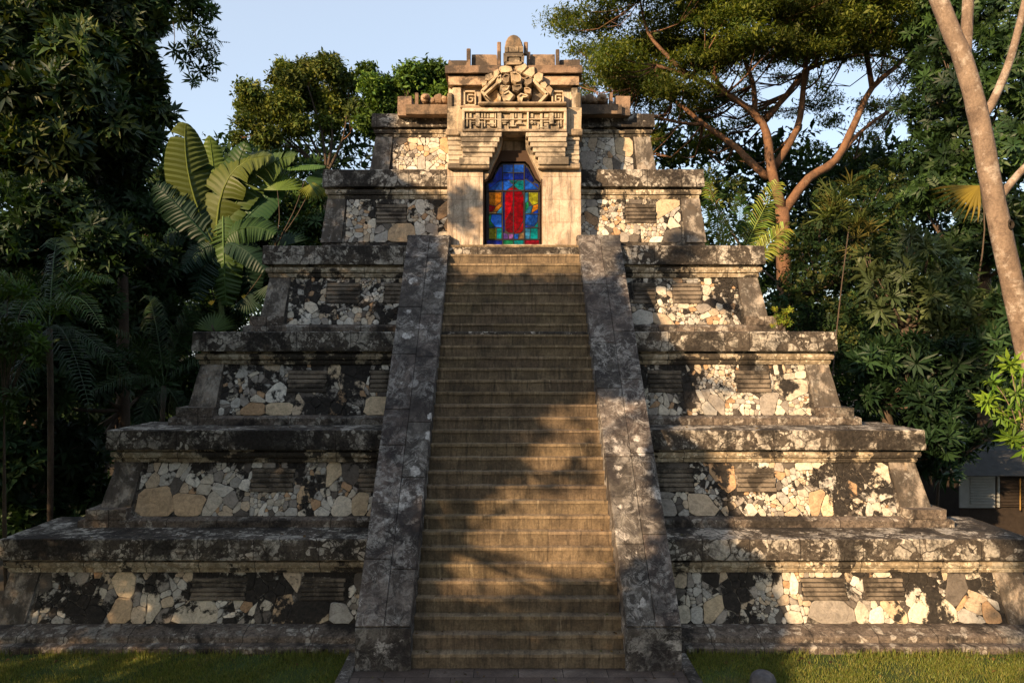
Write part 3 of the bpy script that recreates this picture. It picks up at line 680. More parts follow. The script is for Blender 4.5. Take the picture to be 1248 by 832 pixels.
# acroteria on the top tier either side (built at tier depth)
for sd in (-1, 1):
    f = lambda x: x if sd < 0 else 2 * 626.3 - x
    def tb2(a, b, t, bt, y0, y1, c, amp=.014):
        a, b = sorted((f(a), f(b))); tb(mb, a, b, t, bt, y0, y1, c, amp=amp)
    mb = MB(); k_ = 1.05
    # pixel values referenced to the shrine front, depth 1.15 m behind it
    def sh(x): return VX + (x - VX) * (1.585 / DT)
    def zz(y): return VY + (y - VY) * (1.585 / DT)
    def tb3(a, b, t, bt, y0, y1, c, amp=.014, bev=None):
        a, b = sorted((sh(f(a)), sh(f(b)))); tb(mb, a, b, zz(t), zz(bt), y0, y1, c, amp=amp)
    tb3(484, 501, 116, 139.5, 1.25, 2.2, (1.1, 1, .95, 0)); tb3(495, 545, 128, 139.5, 1.12, 2.2, (.8, .75, .7, 0)); tb3(505.5, 509.5, 112.5, 129, 1.2, 1.35, (.8, .7, .65, 0), .004)
    tb3(510, 545, 117, 129, 1.4, 2.2, (.7, .65, .6, 0))
    for (cx_, cy_, r_) in ((518.5, 119, 6.5), (518.5, 119, 3.6), (527, 122.5, 4.5), (534.5, 120.5, 7), (541, 121, 5)):
        blob(mb, sh(f(cx_)), zz(cy_), r_, r_, 1.25 - (.1 if r_ == 3.6 else 0), .16, (1.5, 1.35, 1.2, 0) if r_ < 6.6 else (.9, .8, .7, 0), cx_, 12, 8)
    ac = mb.build('acroterion', M_CAPST, shr)
# ---------------------------------------------------------------- stained glass
def SG(x, y): return (540 + x / 4.376, 120 + y / 4.376)
s = NT('stained_glass'); a = s.attr(); pn = s.noise(s.pos(), 7, 6, .7)
cc = s.mix(1.0, a.outputs['Color'], s.ramp(pn, [(.3, .08), (.5, .26), (.7, .62)]), 'MULTIPLY')
M_GLASS = s.finish(cc, .18, s.noise(s.pos(), 14, 3), .25, .01, .5); s.t.links.new(cc, s.bsdf.inputs['Emission Color']); s.bsdf.inputs['Emission Strength'].default_value = GLASS_EMIT  # slight glow put into the panes in place of light from behind
s = NT('lead_came'); M_LEAD = s.finish((.02, .018, .02), .5)
s = NT('window_recess_stone'); M_WFR = s.finish((.06, .035, .022), .8)
YG = .36
BL, B2, B3, TE, GR, YE, OR, RE, RD, PU, LB, TA = (.01, .07, .72), (.02, .16, .85), (.005, .02, .32), (.0, .28, .30), (.01, .25, .10), (.48, .48, .02), (.75, .25, .01), (.50, .0, .008), (.10, .0, .004), (.16, .08, .38), (.06, .35, .65), (.5, .3, .12)
CELLS = [([(318, 335), (375, 335), (375, 378), (318, 378)], B2), ([(378, 335), (432, 335), (432, 378), (378, 378)], B2), ([(318, 381), (375, 381), (375, 417), (318, 417)], BL), ([(378, 381), (432, 381), (432, 417), (378, 417)], B3),
 ([(262, 428), (300, 350), (315, 345), (315, 412), (275, 438)], B3), ([(435, 345), (452, 352), (490, 420), (478, 432), (435, 405)], B3), ([(243, 470), (290, 432), (315, 416), (315, 472), (243, 474)], B2), ([(435, 410), (478, 436), (512, 470), (435, 472)], B2),
 ([(240, 440), (262, 430), (286, 434), (243, 466)], BL), ([(482, 434), (510, 440), (515, 462)], BL),
 ([(320, 420), (350, 420), (375, 445), (335, 475), (320, 475)], B2), ([(352, 420), (400, 420), (376, 443)], TE), ([(402, 420), (432, 420), (432, 475), (400, 470), (378, 446)], TE),
 ([(243, 485), (312, 485), (310, 535), (280, 560), (243, 550)], OR), ([(243, 552), (278, 562), (262, 592), (243, 590)], RE), ([(280, 562), (312, 538), (312, 560), (285, 590), (264, 592)], OR), ([(288, 590), (313, 562), (313, 600), (286, 600)], LB), ([(243, 592), (286, 592), (284, 600), (243, 600)], TA),
 ([(440, 485), (456, 485), (456, 530), (440, 545)], LB), ([(440, 547), (456, 532), (462, 570), (440, 590)], GR), ([(459, 485), (510, 485), (510, 545), (480, 556), (459, 530)], YE), ([(460, 560), (480, 558), (470, 600), (440, 600), (440, 592)], LB), ([(483, 557), (510, 548), (510, 575), (474, 598)], OR), ([(476, 600), (510, 578), (510, 600)], BL),
 ([(243, 605), (256, 605), (250, 640), (272, 672), (243, 664)], GR), ([(258, 605), (312, 605), (312, 676), (276, 672), (253, 640)], B2), ([(440, 605), (508, 605), (508, 640), (486, 672), (440, 662)], B2), ([(509, 645), (509, 676), (488, 674)], TE), ([(440, 665), (484, 674), (440, 676)], BL),
 ([(243, 680), (283, 680), (281, 738), (243, 738)], YE), ([(286, 680), (312, 680), (312, 738), (284, 738)], TE), ([(243, 666), (282, 676), (243, 678)], TE), ([(440, 680), (468, 680), (464, 738), (440, 738)], LB), ([(470, 680), (508, 680), (508, 738), (467, 738)], TE),
 ([(316, 485), (327, 485), (327, 700), (316, 700)], B3), ([(318, 703), (345, 712), (350, 738), (318, 738)], PU), ([(348, 711), (378, 711), (372, 738), (353, 738)], (.35, .12, .45)), ([(381, 711), (405, 711), (400, 738), (376, 738)], B2), ([(408, 711), (434, 700), (434, 738), (403, 738)], TA),
 ([(230, 745), (316, 745), (316, 776), (230, 776)], B3), ([(320, 745), (375, 745), (375, 776), (320, 776)], GR), ([(378, 745), (432, 745), (432, 776), (378, 776)], TE), ([(436, 745), (516, 745), (516, 776), (436, 776)], (.28, .0, .01)),
 ([(330, 500), (340, 475), (358, 462), (374, 458), (374, 540), (356, 600), (330, 640)], RE), ([(378, 458), (398, 463), (418, 478), (426, 490), (380, 560)], RE), ([(376, 560), (428, 492), (431, 520), (428, 640), (400, 690), (376, 706)], RE), ([(356, 602), (374, 545), (374, 706), (350, 706), (332, 690), (330, 644)], (.24, .0, .006)), ([(402, 691), (430, 645), (430, 690), (415, 706), (378, 708)], (.62, .01, .01))]
mb = MB()
for poly, c in CELLS:
    g_ = (sum(q[0] for q in poly) / len(poly), sum(q[1] for q in poly) / len(poly)); poly = [(q[0] + (g_[0] - q[0]) * min(.2, 1.6 / max(8, math.hypot(q[0] - g_[0], q[1] - g_[1]))), q[1] + (g_[1] - q[1]) * min(.2, 1.6 / max(8, math.hypot(q[0] - g_[0], q[1] - g_[1])))) for q in poly]
    v = random.uniform(.55, 1.15); y = YT + YG + random.uniform(-.004, .004)
    pts = [SG(*p) for p in poly]; fr = [Vector((TX(x), y, TZ(yy))) for x, yy in pts]; bk = [p + Vector((0, .02, 0)) for p in fr]
    mb.grid([fr, bk], (c[0] * v, c[1] * v, c[2] * v, 0), closed=True, caps=True)
win = mb.build('stained_glass_window', M_GLASS, pyr); win['label'] = 'arched leaded window of blue, yellow and red coloured glass'
mb = MB()      # lead: back plate with real thickness just behind the panes, plus raised saddle bars
out = [(228, 780), (228, 438), (262, 420), (298, 342), (315, 328), (436, 328), (456, 346), (494, 418), (520, 440), (520, 780)]
fr = [Vector((TX(SG(*p)[0]), YT + YG + .012, TZ(SG(*p)[1]))) for p in out]
mb.grid([fr, [p + Vector((0, .04, 0)) for p in fr]], (1, 1, 1, 0), closed=True, caps=True)
for (x0, x1, y0, y1) in ((315, 320, 335, 776), (432, 438, 335, 776), (374.5, 378, 335, 740), (235, 515, 473, 480), (238, 316, 600, 604), (436, 512, 600, 604), (238, 316, 676, 680), (436, 512, 676, 680), (230, 518, 739, 744), (318, 434, 377, 381)):
    (a, t), (b, bt) = SG(x0, y0), SG(x1, y1); tb(mb, a, b, t, bt, YG - .022, YG + .02, bev=.003)
mb.build('lead_came', M_LEAD, win)
mb = MB()
edge = [(222, 782), (222, 436), (256, 410), (290, 338), (310, 318), (440, 318), (462, 338), (498, 410), (526, 436), (526, 782)]
box_ = [(196, 800), (196, 436), (196, 340), (196, 260), (300, 260), (450, 260), (560, 260), (560, 340), (560, 436), (560, 800)]
A_ = [Vector((TX(SG(*p)[0]), YT + YG - .03, TZ(SG(*p)[1]))) for p in edge]; B_ = [Vector((TX(SG(*p)[0]), YT + YG - .03, TZ(SG(*p)[1]))) for p in box_]; E_ = [p + Vector((0, .09, 0)) for p in A_]
mb.grid([B_, A_, E_]); mb.build('window_frame', M_WFR, win)
# ================================================================ ground
def sheet(name, x0, x1, y0, y1, z, mat, nx=1, ny=1, label=None):
    mb = MB(); mb.grid([[(x0 + (x1 - x0) * i / nx, y0 + (y1 - y0) * j / ny, z) for i in range(nx + 1)] for j in range(ny + 1)])
    o = mb.build(name, mat); tag(o, label or None, None, None, 'structure'); return o
M_SOIL = mat_plain('forest_soil', (.045, .035, .022), .95, .4, 3)
s = NT('lawn_soil'); p = s.pos(); n1 = s.noise(p, .8, 6, .6); n2 = s.noise(p, 30, 5, .7)
c = s.ramp(n1, [(.3, (.035, .055, .012)), (.55, (.055, .08, .018)), (.7, (.09, .085, .03))]); c = s.mix(1.0, c, s.ramp(n2, [(.3, .5), (.7, 1.3)]), 'MULTIPLY')
M_LAWN = s.finish(c, .95, n2, .5, .02)
s = NT('paving_stone'); p = s.pos(); n1 = s.noise(p, 1.7, 6, .65); n2 = s.noise(p, 25, 6, .7)
xy = s.n('Mapping', {0: p, 3: (1, 1, 1)}).outputs[0]
br = s.n('TexBrick', {'Vector': xy, 'Scale': 1.0, 'Mortar Size': .008, 'Brick Width': .8, 'Row Height': .36, 1: (1, 1, 1, 1), 2: (.65, .62, .62, 1), 3: (.2, .2, .2, 1)}).outputs[0]
c = s.ramp(n1, [(.3, (.09, .07, .06)), (.6, (.18, .14, .115)), (.75, (.28, .23, .19))]); c = s.mix(1.0, c, br, 'MULTIPLY'); c = s.mix(1.0, c, s.ramp(n2, [(.3, .65), (.7, 1.2)]), 'MULTIPLY')
M_PAVE = s.finish(c, .75, n2, .4, .01)
sheet('ground', -600, 600, -80, 1200, -.012, M_SOIL)
sheet('lawn', -24, 24, -18, 1.2, -.004, M_LAWN)
sheet('paved_path', -2.97, 2.97, -14, .05, .004, M_PAVE)
M_KERB = mat_slab('kerb_stone', (.14, .12, .10), (.4, .37, .33), .3, 3, (.56, .64))
for sd in (-1, 1):
    mb = MB(); y = -12.0
    while y < .6:
        ln = random.uniform(.7, 1.1); y1 = min(y + ln, .6)
        mb.box(*sorted((sd * 2.975, sd * 3.2)), y + .006, y1 - .006, -.1, .05 + random.uniform(-.006, .006), (1, 1, 1, 0), .012, .004); y += ln
    k = mb.build('kerb', M_KERB); tag(k, None, None, None, 'structure')
# grass blades
M_GRASS = mat_leaf('grass_blade', (1, 1, 1), .5, .3, .25)
def grass(n, zones):
    tot = sum((b - a) * (d - c) for a, b, c, d in zones); Vs, Cs = [], []
    for (a, b, c, d) in zones:
        m = int(n * (b - a) * (d - c) / tot); x = rng.uniform(a, b, m); y = rng.uniform(c, d, m)
        pt_ = np.sin(x * 1.7 + np.sin(y * 2.3) * 1.4) * .5 + .5 * np.sin(x * 4.1 - y * 3.3 + 1.2); keep = rng.random(m) < np.clip(.55 + .6 * pt_, .12, 1); x, y = x[keep], y[keep]; m = len(x)
        h = rng.uniform(.02, .06, m) * np.where((y > .42) & (rng.random(m) < .35), 2.4, 1.0); w_ = rng.uniform(.004, .008, m); an = rng.uniform(0, 2 * np.pi, m); lx, ly = rng.normal(0, .02, m), rng.normal(0, .02, m)
        dx, dy = np.cos(an) * w_, np.sin(an) * w_; z = np.zeros(m)
        q = np.stack([np.stack([x - dx, y - dy, z - .01], 1), np.stack([x + dx, y + dy, z - .01], 1), np.stack([x + dx * .3 + lx, y + dy * .3 + ly, h], 1), np.stack([x - dx * .3 + lx, y - dy * .3 + ly, h], 1)], 1)
        t = rng.random((m, 1)); col = np.array([[.11, .165, .028]]) * (1 - t) + np.array([[.22, .20, .05]]) * t; col *= rng.uniform(.6, 1.3, (m, 1))
        Vs.append(q.reshape(-1, 3)); Cs.append(np.repeat(col, 4, 0))
    V = np.concatenate(Vs); C = np.concatenate(Cs)
    return rawmesh('grass', V, np.arange(len(V)).reshape(-1, 4), C, M_GRASS)
g = grass(170000, [(-11.5, -3.2, -1.6, .62), (3.2, 11.5, -1.6, .62)]); tag(g, 'short mown grass at the foot of the pyramid', 'grass', None, 'stuff')
# small rounded stone bollard standing in the lawn
mb = MB(); c0 = P(930, 840, .94); c0.z = 0; rows = []
for (r, z) in ((.22, -.05), (.215, .1), (.20, .19), (.175, .25), (.13, .285), (.08, .30), (.02, .305)):
    rows.append([Vector((c0.x + r * math.cos(a * math.pi / 8) * (1 + .05 * math.sin(3 * a)), c0.y + r * math.sin(a * math.pi / 8), z)) for a in range(16)])
mb.grid(rows, closed=True, caps=True)
o = mb.build('stone_bollard', mat_plain('bollard_stone', (.10, .095, .10), .8, .4, 9), None, True, loc=(c0.x, c0.y, 0)); tag(o, 'low rounded grey stone marker standing in the grass near the path', 'stone marker')
# service building behind the right flank
M_BW = mat_plain('limewash', (.26, .27, .26), .8, .15, 4); M_BD = mat_plain('dark_timber', (.03, .022, .016), .8, .3, 6); M_BR = mat_plain('roof_felt', (.05, .05, .048), .9, .3, 4)
hb = tag(empty('small_building', (17.5, 11, 0)), 'small low outbuilding with pale louvred shutters and a dark base beyond the pyramid', 'building')
def bpart(name, mat, boxes, par=None, bev=.01):
    mb = MB()
    for b in boxes: mb.box(*b, (1, 1, 1, 0), bev)
    o = mb.build(name, mat); o.parent = par or hb
    if (par or hb) is hb: o.matrix_parent_inverse = Matrix.Translation((-17.5, -11, 0))
    return o
bpart('wall', M_BD, [(13.9, 21.0, 9.2, 12.8, -.1, 1.9)]); 
sh_ = bpart('shutter', M_BW, [(13.85, 14.95, 9.10, 9.16, .95, 2.0)]); bl = [(14.15, 14.85, 9.05, 9.10, z, z + .045) for z in [1.08 + .085 * k for k in range(10)]]
bpart('louvre', M_BW, bl, sh_, .004)
wf = bpart('window', M_BD, [(15.0, 17.2, 9.12, 9.18, .98, 1.98)]); bpart('window_frame', M_BW, [(15.0, 15.06, 9.06, 9.12, .98, 1.98), (15.9, 15.97, 9.06, 9.12, .98, 1.98), (15.0, 17.2, 9.06, 9.12, 1.96, 2.02)], wf, .004)
bpart('grille', M_BD, [(15.1, 15.88, 9.07, 9.1, z, z + .03) for z in [1.05 + .1 * k for k in range(9)]], wf, .003)
mb = MB(); mb.hexa([(13.5, 8.7, 2.0), (21.4, 8.7, 2.0), (21.4, 13.2, 2.0), (13.5, 13.2, 2.0), (14.6, 9.9, 2.62), (21, 9.9, 2.62), (21, 12.2, 2.62), (14.6, 12.2, 2.62)], bev=.03); o = mb.build('roof', M_BR, hb); o.matrix_parent_inverse = Matrix.Translation((-17.5, -11, 0))
bpart('drain_pipe', mat_plain('yellow_pipe', (.3, .18, .05), .6, .2), [(15.64, 15.675, 9.0, 9.035, .9, 1.9)])
# ================================================================ vegetation
M_LEAF = mat_leaf('foliage', (1, 1, 1), .6, .15, .2); M_GLOSS = mat_leaf('glossy_foliage', (1, 1, 1), .5, .22, .15); M_FINE = mat_leaf('fine_foliage', (1, 1, 1), .6, .2, .35)
BK_ORANGE = mat_bark('red_brown_bark', (.20, .105, .055), (.07, .04, .025), (.27, .19, .12), .58); BK_DARK = mat_bark('dark_bark', (.09, .065, .045), (.04, .03, .022), (.2, .18, .15), .64)
BK_PALE = mat_bark('pale_smooth_bark', (.25, .185, .135), (.10, .07, .052), (.42, .36, .30), .53)
def leaf_t(l=1.0, w=.32, fold=.10, droop=.15, base=0.0):
    """folded leaf along +X"""
    V = [(base, 0, 0), (base + .5 * l, -w / 2, fold * l * .6), (base + l, 0, -droop * l), (base + .5 * l, w / 2, fold * l * .6), (base + .5 * l, 0, 0)]
    return np.array(V), np.array([(0, 1, 2, 4), (0, 4, 2, 3)])
def join(parts):
    Vs, Qs, n = [], [], 0
    for V, Q in parts: Vs.append(V); Qs.append(Q + n); n += len(V)
    return np.concatenate(Vs), np.concatenate(Qs)
def rotz(V, a): c, s_ = math.cos(a), math.sin(a); return V @ np.array([[c, s_, 0], [-s_, c, 0], [0, 0, 1]])
def roty(V, a): c, s_ = math.cos(a), math.sin(a); return V @ np.array([[c, 0, -s_], [0, 1, 0], [s_, 0, c]])
def rosette(k=9, l=1.0, w=.26, tilt=.35):
    ps = []
    for i in range(k):
        V, Q = leaf_t(l * random.uniform(.75, 1.05), w * random.uniform(.85, 1.1), .08, random.uniform(.08, .3), .06)
        V = roty(V, -tilt * random.uniform(.3, 1.6)); V = rotz(V, 2 * math.pi * i / k + random.uniform(-.18, .18)); ps.append((V, Q))
    return join(ps)
def spray(n=6, l=1.0, ll=.42, w=.16):
    """pinnate sprig along +X: paired leaflets"""
    ps = []
    for i in range(n):
        x = l * (.12 + .88 * i / n); e = math.sin(math.pi * (.25 + .7 * i / n))
        for sd in (-1, 1):
            V, Q = leaf_t(ll * e, w, .05, .12); V = rotz(V, sd * random.uniform(.8, 1.15)); V = V + np.array([x, 0, -.12 * x * x]); ps.append((V, Q))
    return join(ps)
def clump(n=7, l=.5, w=.3, spread=.55):
    ps = []
    for i in range(n):
        V, Q = leaf_t(l * random.uniform(.7, 1.2), w * l * 2 * random.uniform(.5, .8), .08, .15)
        V = roty(V, random.uniform(-1.1, .7)); V = rotz(V, random.uniform(0, 6.28)); V = V + np.array([random.uniform(-1, 1), random.uniform(-1, 1), random.uniform(-.7, .7)]) * spread; ps.append((V, Q))
    return join(ps)
def frames(N, up=.5, rnd=.6):
    """orthonormal frames whose Z follows N blended with up and noise"""
    Z = N * (1 - up) + np.array([0, 0, 1.0]) * up + rng.normal(0, rnd, N.shape); Z /= np.linalg.norm(Z, axis=1, keepdims=True) + 1e-9
    A = rng.normal(0, 1, N.shape); X = A - (A * Z).sum(1, keepdims=True) * Z; X /= np.linalg.norm(X, axis=1, keepdims=True) + 1e-9
    return np.stack([X, np.cross(Z, X), Z], 1)
def scatter(temps, Pn, R, S, C, jitter=.22):
    """instances of templates baked in one array: returns V, Q, colours"""
    Vs, Qs, Cs, base = [], [], [], 0; idx = rng.integers(0, len(temps), len(Pn))
    for t, (V, Q) in enumerate(temps):
        m = idx == t; k = int(m.sum())
        if not k: continue
        W = np.einsum('vi,nij->nvj', V, R[m]) * S[m][:, None, None] + Pn[m][:, None, :]
        col = np.repeat(C[m], len(V), 0); lv = rng.uniform(1 - jitter, 1 + jitter, (k, len(V) // 5 + 1)); lv = np.repeat(lv, 5, 1)[:, :len(V)].reshape(-1, 1)
        Vs.append(W.reshape(-1, 3)); Qs.append((Q[None] + (np.arange(k) * len(V))[:, None, None]).reshape(-1, 4) + base); Cs.append(col * lv); base += k * len(V)
    return np.concatenate(Vs), np.concatenate(Qs), np.concatenate(Cs)
def blob_points(clusters, per, shell=.55):
    """points and normals in the outer part of noisy ellipsoids; clusters: (centre, (rx, ry, rz))"""
    Ps, Ns, Ks = [], [], []
    tot = sum((r[0] * r[1] + r[0] * r[2] + r[1] * r[2]) for c, r in clusters)
    for ci, (c, r) in enumerate(clusters):
        n = max(3, int(per * (r[0] * r[1] + r[0] * r[2] + r[1] * r[2]) / tot)); d = rng.normal(0, 1, (n, 3)); d /= np.linalg.norm(d, axis=1, keepdims=True)
        k = rng.uniform(shell, 1.0, (n, 1)) * (1 + .22 * np.sin(d[:, :1] * 5 + ci) * np.cos(d[:, 1:2] * 4 + ci * 2))
        Ps.append(np.array(c) + d * k * np.array(r)); nn = d / np.array(r); Ns.append(nn / np.linalg.norm(nn, axis=1, keepdims=True)); Ks.append(np.full(n, ci))
    return np.concatenate(Ps), np.concatenate(Ns), np.concatenate(Ks)
def palette(n, cols, Ks=None, kr=(.7, 1.35)):
    c = np.array(cols)[rng.integers(0, len(cols), n)]
    if Ks is not None:
        kk = rng.uniform(kr[0], kr[1], Ks.max() + 1); c = c * kk[Ks][:, None]
    return c * rng.uniform(.75, 1.25, (n, 1))
GREEN = [(.035, .075, .018), (.045, .09, .02), (.03, .06, .018), (.07, .105, .02)]
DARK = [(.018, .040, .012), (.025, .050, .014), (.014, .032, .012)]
OLIVE = [(.085, .11, .018), (.06, .09, .016), (.12, .13, .02), (.05, .075, .018)]
ROS = [rosette(k, 1, w, t) for k, w, t in ((9, .26, .35), (8, .3, .5), (11, .22, .25), (7, .28, .7))]
CLM = [clump() for _ in range(4)]; SPR = [spray(n) for n in (6, 7, 5)]; FIN = [clump(9, .34, .22, .5) for _ in range(4)]
def crown(name, clusters, n, temps, size, cols, mat, parent, shell=.55, up=.45, rnd=.55, squash=None, keep=None):
    Pn, N, Ks = blob_points(clusters, n, shell)
    if keep is not None:
        m = np.array([keep(p) for p in Pn]); Pn, N, Ks = Pn[m], N[m], Ks[m]
    C = palette(len(Pn), cols, Ks, (.45, 1.55) if 'rain' in parent.name else (.65, 1.4)); R = frames(N, up, rnd); S = rng.uniform(size[0], size[1], len(Pn))
    V, Q, C = scatter(temps, Pn, R, S, C); lo = parent.location
    return rawmesh(name, V, Q, C, mat, parent, loc=None) if False else _cr(name, V, Q, C, mat, parent)
def _cr(name, V, Q, C, mat, parent):
    o = rawmesh(name, V - np.array(parent.location), Q, C, mat, parent); return o
def plant(name, label, cat, loc, group=None):
    return tag(empty(name, loc), label, cat, group)
def wood(name, lines, mat, parent, n=7, bump=.12, smooth=3):
    mb = MB(); L0 = parent.location
    for pts, rad in lines: mb.tube([Vector(p) - L0 for p in pts], rad, n, smooth=smooth, bump=bump)
    return mb.build(name, mat, parent, True)
def twigs(clusters, anchors, r0=.05, every=1.0, sag=.15):
    """thin branches from the nearest limb point to each leaf cluster"""
    L = []
    for c, r in clusters:
        if random.random() > every: continue
        c = Vector(c); a, ra = min(anchors, key=lambda q: (Vector(q[0]) - c).length + max(0, (q[0][2] - c.z)) * 1.5); a = Vector(a)
        m = a.lerp(c, .5) + Vector((random.uniform(-.3, .3), random.uniform(-.3, .3), -sag * (c - a).length + random.uniform(-.1, .3)))
        rr = min(ra * .6, r0 * (1 + .12 * (c - a).length)); L.append(([a, m, c], [rr, rr * .65, rr * .25]))
        for _ in range(2):
            e = c + Vector((random.uniform(-1, 1) * r[0] * .8, random.uniform(-1, 1) * r[1] * .8, random.uniform(-.2, .7) * r[2])); L.append(([m, m.lerp(e, .6) + Vector((0, 0, -.05)), e], [rr * .5, rr * .3, rr * .12]))
    return L
def pxl(pts, d, rad):
    """limb from survey points (px, py[, depth]) with radii in px"""
    P3, R_ = [], []
    for i, q in enumerate(pts):
        dd = q[2] if len(q) > 2 else d; P3.append(P(q[0], q[1], dd)); R_.append((rad[0] + (rad[1] - rad[0]) * i / (len(pts) - 1)) * dd * U)
    return P3, R_
def lit_px(px, py): return False
# ---- spreading rain tree behind the right shoulder of the pyramid
d0 = 2.4; base = P(962, 430, d0); base.z = 0
t = plant('rain_tree', 'wide spreading tree with orange-lit forking limbs and flat feathery crown behind the pyramid', 'tree', base)
limbs = [([base, P(964, 520, d0), P(958, 400, d0), P(953, 254, d0)], [.45, .38, .33, .29]),
 pxl([(953, 254), (940, 206), (934, 162), (920, 140), (886, 114, 2.35), (842, 94, 2.3), (800, 80, 2.25)], d0, (6.3, 1.9)),
 pxl([(957, 256), (986, 217), (1019, 195), (1043, 147), (1063, 107), (1104, 70), (1128, 30)], d0, (6.3, 1.9)),
 pxl([(1063, 107), (1056, 66), (1049, 22), (1052, -30)], 2.42, (3.4, 1.3)), pxl([(943, 205), (971, 158), (979, 110), (984, 48), (984, -30)], 2.45, (4.8, 1.6)),
 pxl([(934, 146), (960, 114), (986, 84), (1030, 70), (1078, 68), (1110, 80)], 2.5, (3.8, 1.2)), pxl([(936, 217), (912, 195), (894, 177), (857, 151), (820, 122), (780, 105)], 2.45, (5, 1.5)),
 pxl([(920, 141), (918, 103), (905, 66), (900, 20)], 2.45, (3.6, 1.2)), pxl([(886, 114), (870, 90), (880, 50), (870, 0)], 2.38, (3.2, 1.2)), pxl([(1019, 195), (1050, 160), (1090, 130)], 2.5, (3.5, 1.3)),
 pxl([(986, 84), (1010, 50), (1015, 0)], 2.5, (3, 1.2)), pxl([(842, 94), (815, 70), (790, 40), (780, 0)], 2.3, (3, 1.2)), pxl([(857, 151), (830, 150), (790, 140)], 2.4, (2.6, 1))]
anch = [(p, r) for pts, rad in limbs[1:] for p, r in zip(pts[1:], rad[1:])]
cl = []
def disk(px, py, d, r, th=.24): cl.append((P(px, py, d), (r, r * .9, r * th)))
def env_low(px):           # lower edge of the crown in survey pixels
    pts = [(672, 40), (700, 95), (730, 112), (780, 122), (830, 118), (880, 92), (950, 72), (1000, 78), (1060, 66), (1130, 50)]
    for (a, b), (c, e) in zip(pts[:-1], pts[1:]):
        if a <= px <= c: return b + (e - b) * (px - a) / (c - a)
    return 40
for _ in range(250):
    px = random.uniform(690, 1145); lo_ = env_low(px); py = random.uniform(-95, lo_ - 6)
    if px < 720: py = random.uniform(5, lo_)
    disk(px, py, random.uniform(2.15, 2.75), random.uniform(1.0, 1.8), .17)
for _ in range(60):
    disk(random.uniform(690, 880), random.uniform(60, 185), random.uniform(2.6, 3.1), random.uniform(.6, 1.1), .3)
for _ in range(40):
    disk(random.uniform(880, 1110), random.uniform(50, 150), random.uniform(2.7, 3.1), random.uniform(.45, .8), .3)
for q in ((905, 150), (880, 165), (1000, 130), (1040, 190), (1010, 150), (1062, 170), (990, 180), (1080, 200), (1075, 150), (900, 195), (860, 180), (830, 190)): disk(q[0], q[1], random.uniform(2.8, 3.0), random.uniform(.7, 1.0), .35)
wood('trunk', limbs[:1], BK_ORANGE, t, 12); wood('limb', limbs[1:], BK_ORANGE, t, 9); wood('twig', twigs(cl, anch, .045, .75), BK_ORANGE, t, 4, 0, 2)
crown('crown', cl, 42000, FIN + [clump(6, .5, .3, .6)], (.30, .62), [(.055, .080, .012), (.085, .10, .014), (.11, .125, .018), (.04, .065, .012)], M_FINE, t, .25, .75, .35)
# ---- rounded tree behind the left shoulder
d0 = 2.9; base = P(440, 400, d0); base.z = 0
t = plant('broadleaf_tree', 'rounded broadleaf tree with lumpy green crown standing behind the left shoulder of the pyramid', 'tree', base)
cl = [(P(x, y, d0 + random.uniform(-.15, .15)), (r * d0 * U, r * d0 * U * .9, r * d0 * U * .72)) for x, y, r in
      ((305, 112, 15), (322, 135, 20), (350, 98, 20), (375, 88, 20), (400, 80, 17), (412, 95, 15), (345, 130, 26), (378, 118, 26), (410, 125, 24), (300, 150, 12), (325, 165, 18), (360, 152, 20), (400, 150, 18), (290, 168, 8), (430, 100, 13), (345, 80, 9), (300, 128, 14), (437, 135, 16))]
L = [([base, P(405, 330, d0), P(398, 210, d0)], [.3, .24, .2])]
for x, y in ((330, 150), (350, 120), (375, 105), (400, 110), (425, 120), (360, 160), (310, 140)): L.append(([P(398, 212, d0), P((398 + x) / 2 + 6, (205 + y) / 2 + 8, d0), P(x, y, d0)], [.10, .06, .03]))
wood('trunk', L, BK_DARK, t, 8); wood('twig', twigs(cl, [(p, r) for a, b in L[1:] for p, r in zip(a[1:], b[1:])], .04, 1), BK_ORANGE, t, 4, 0, 2)
crown('crown', cl, 5200, CLM, (.34, .58), OLIVE, M_LEAF, t, .5)
base = P(495, 400, 2.6); base.z = 0; d0 = 2.6
t = plant('broadleaf_tree', 'bright green tree crown showing between the rounded left tree and the carved shrine', 'tree', base)
cl = [(P(x, y, d0 + random.uniform(-.1, .1)), (r * d0 * U, r * d0 * U, r * d0 * U * .75)) for x, y, r in
      ((455, 105, 14), (447, 88, 10), (475, 108, 16), (500, 92, 16), (525, 88, 13), (520, 105, 18), (545, 95, 16), (470, 130, 20), (505, 125, 20), (540, 120, 20), (450, 150, 16), (480, 155, 16), (560, 110, 15))]
L = [([base, P(500, 300, d0), P(498, 160, d0)], [.35, .3, .22])]
wood('trunk', L, BK_DARK, t, 8); wood('twig', twigs(cl, [(L[0][0][2], .2)], .06, 1), BK_DARK, t, 4, 0, 2)
crown('crown', cl, 4200, CLM, (.34, .62), [(.055, .10, .016), (.075, .12, .016), (.04, .08, .018)], M_LEAF, t, .5)
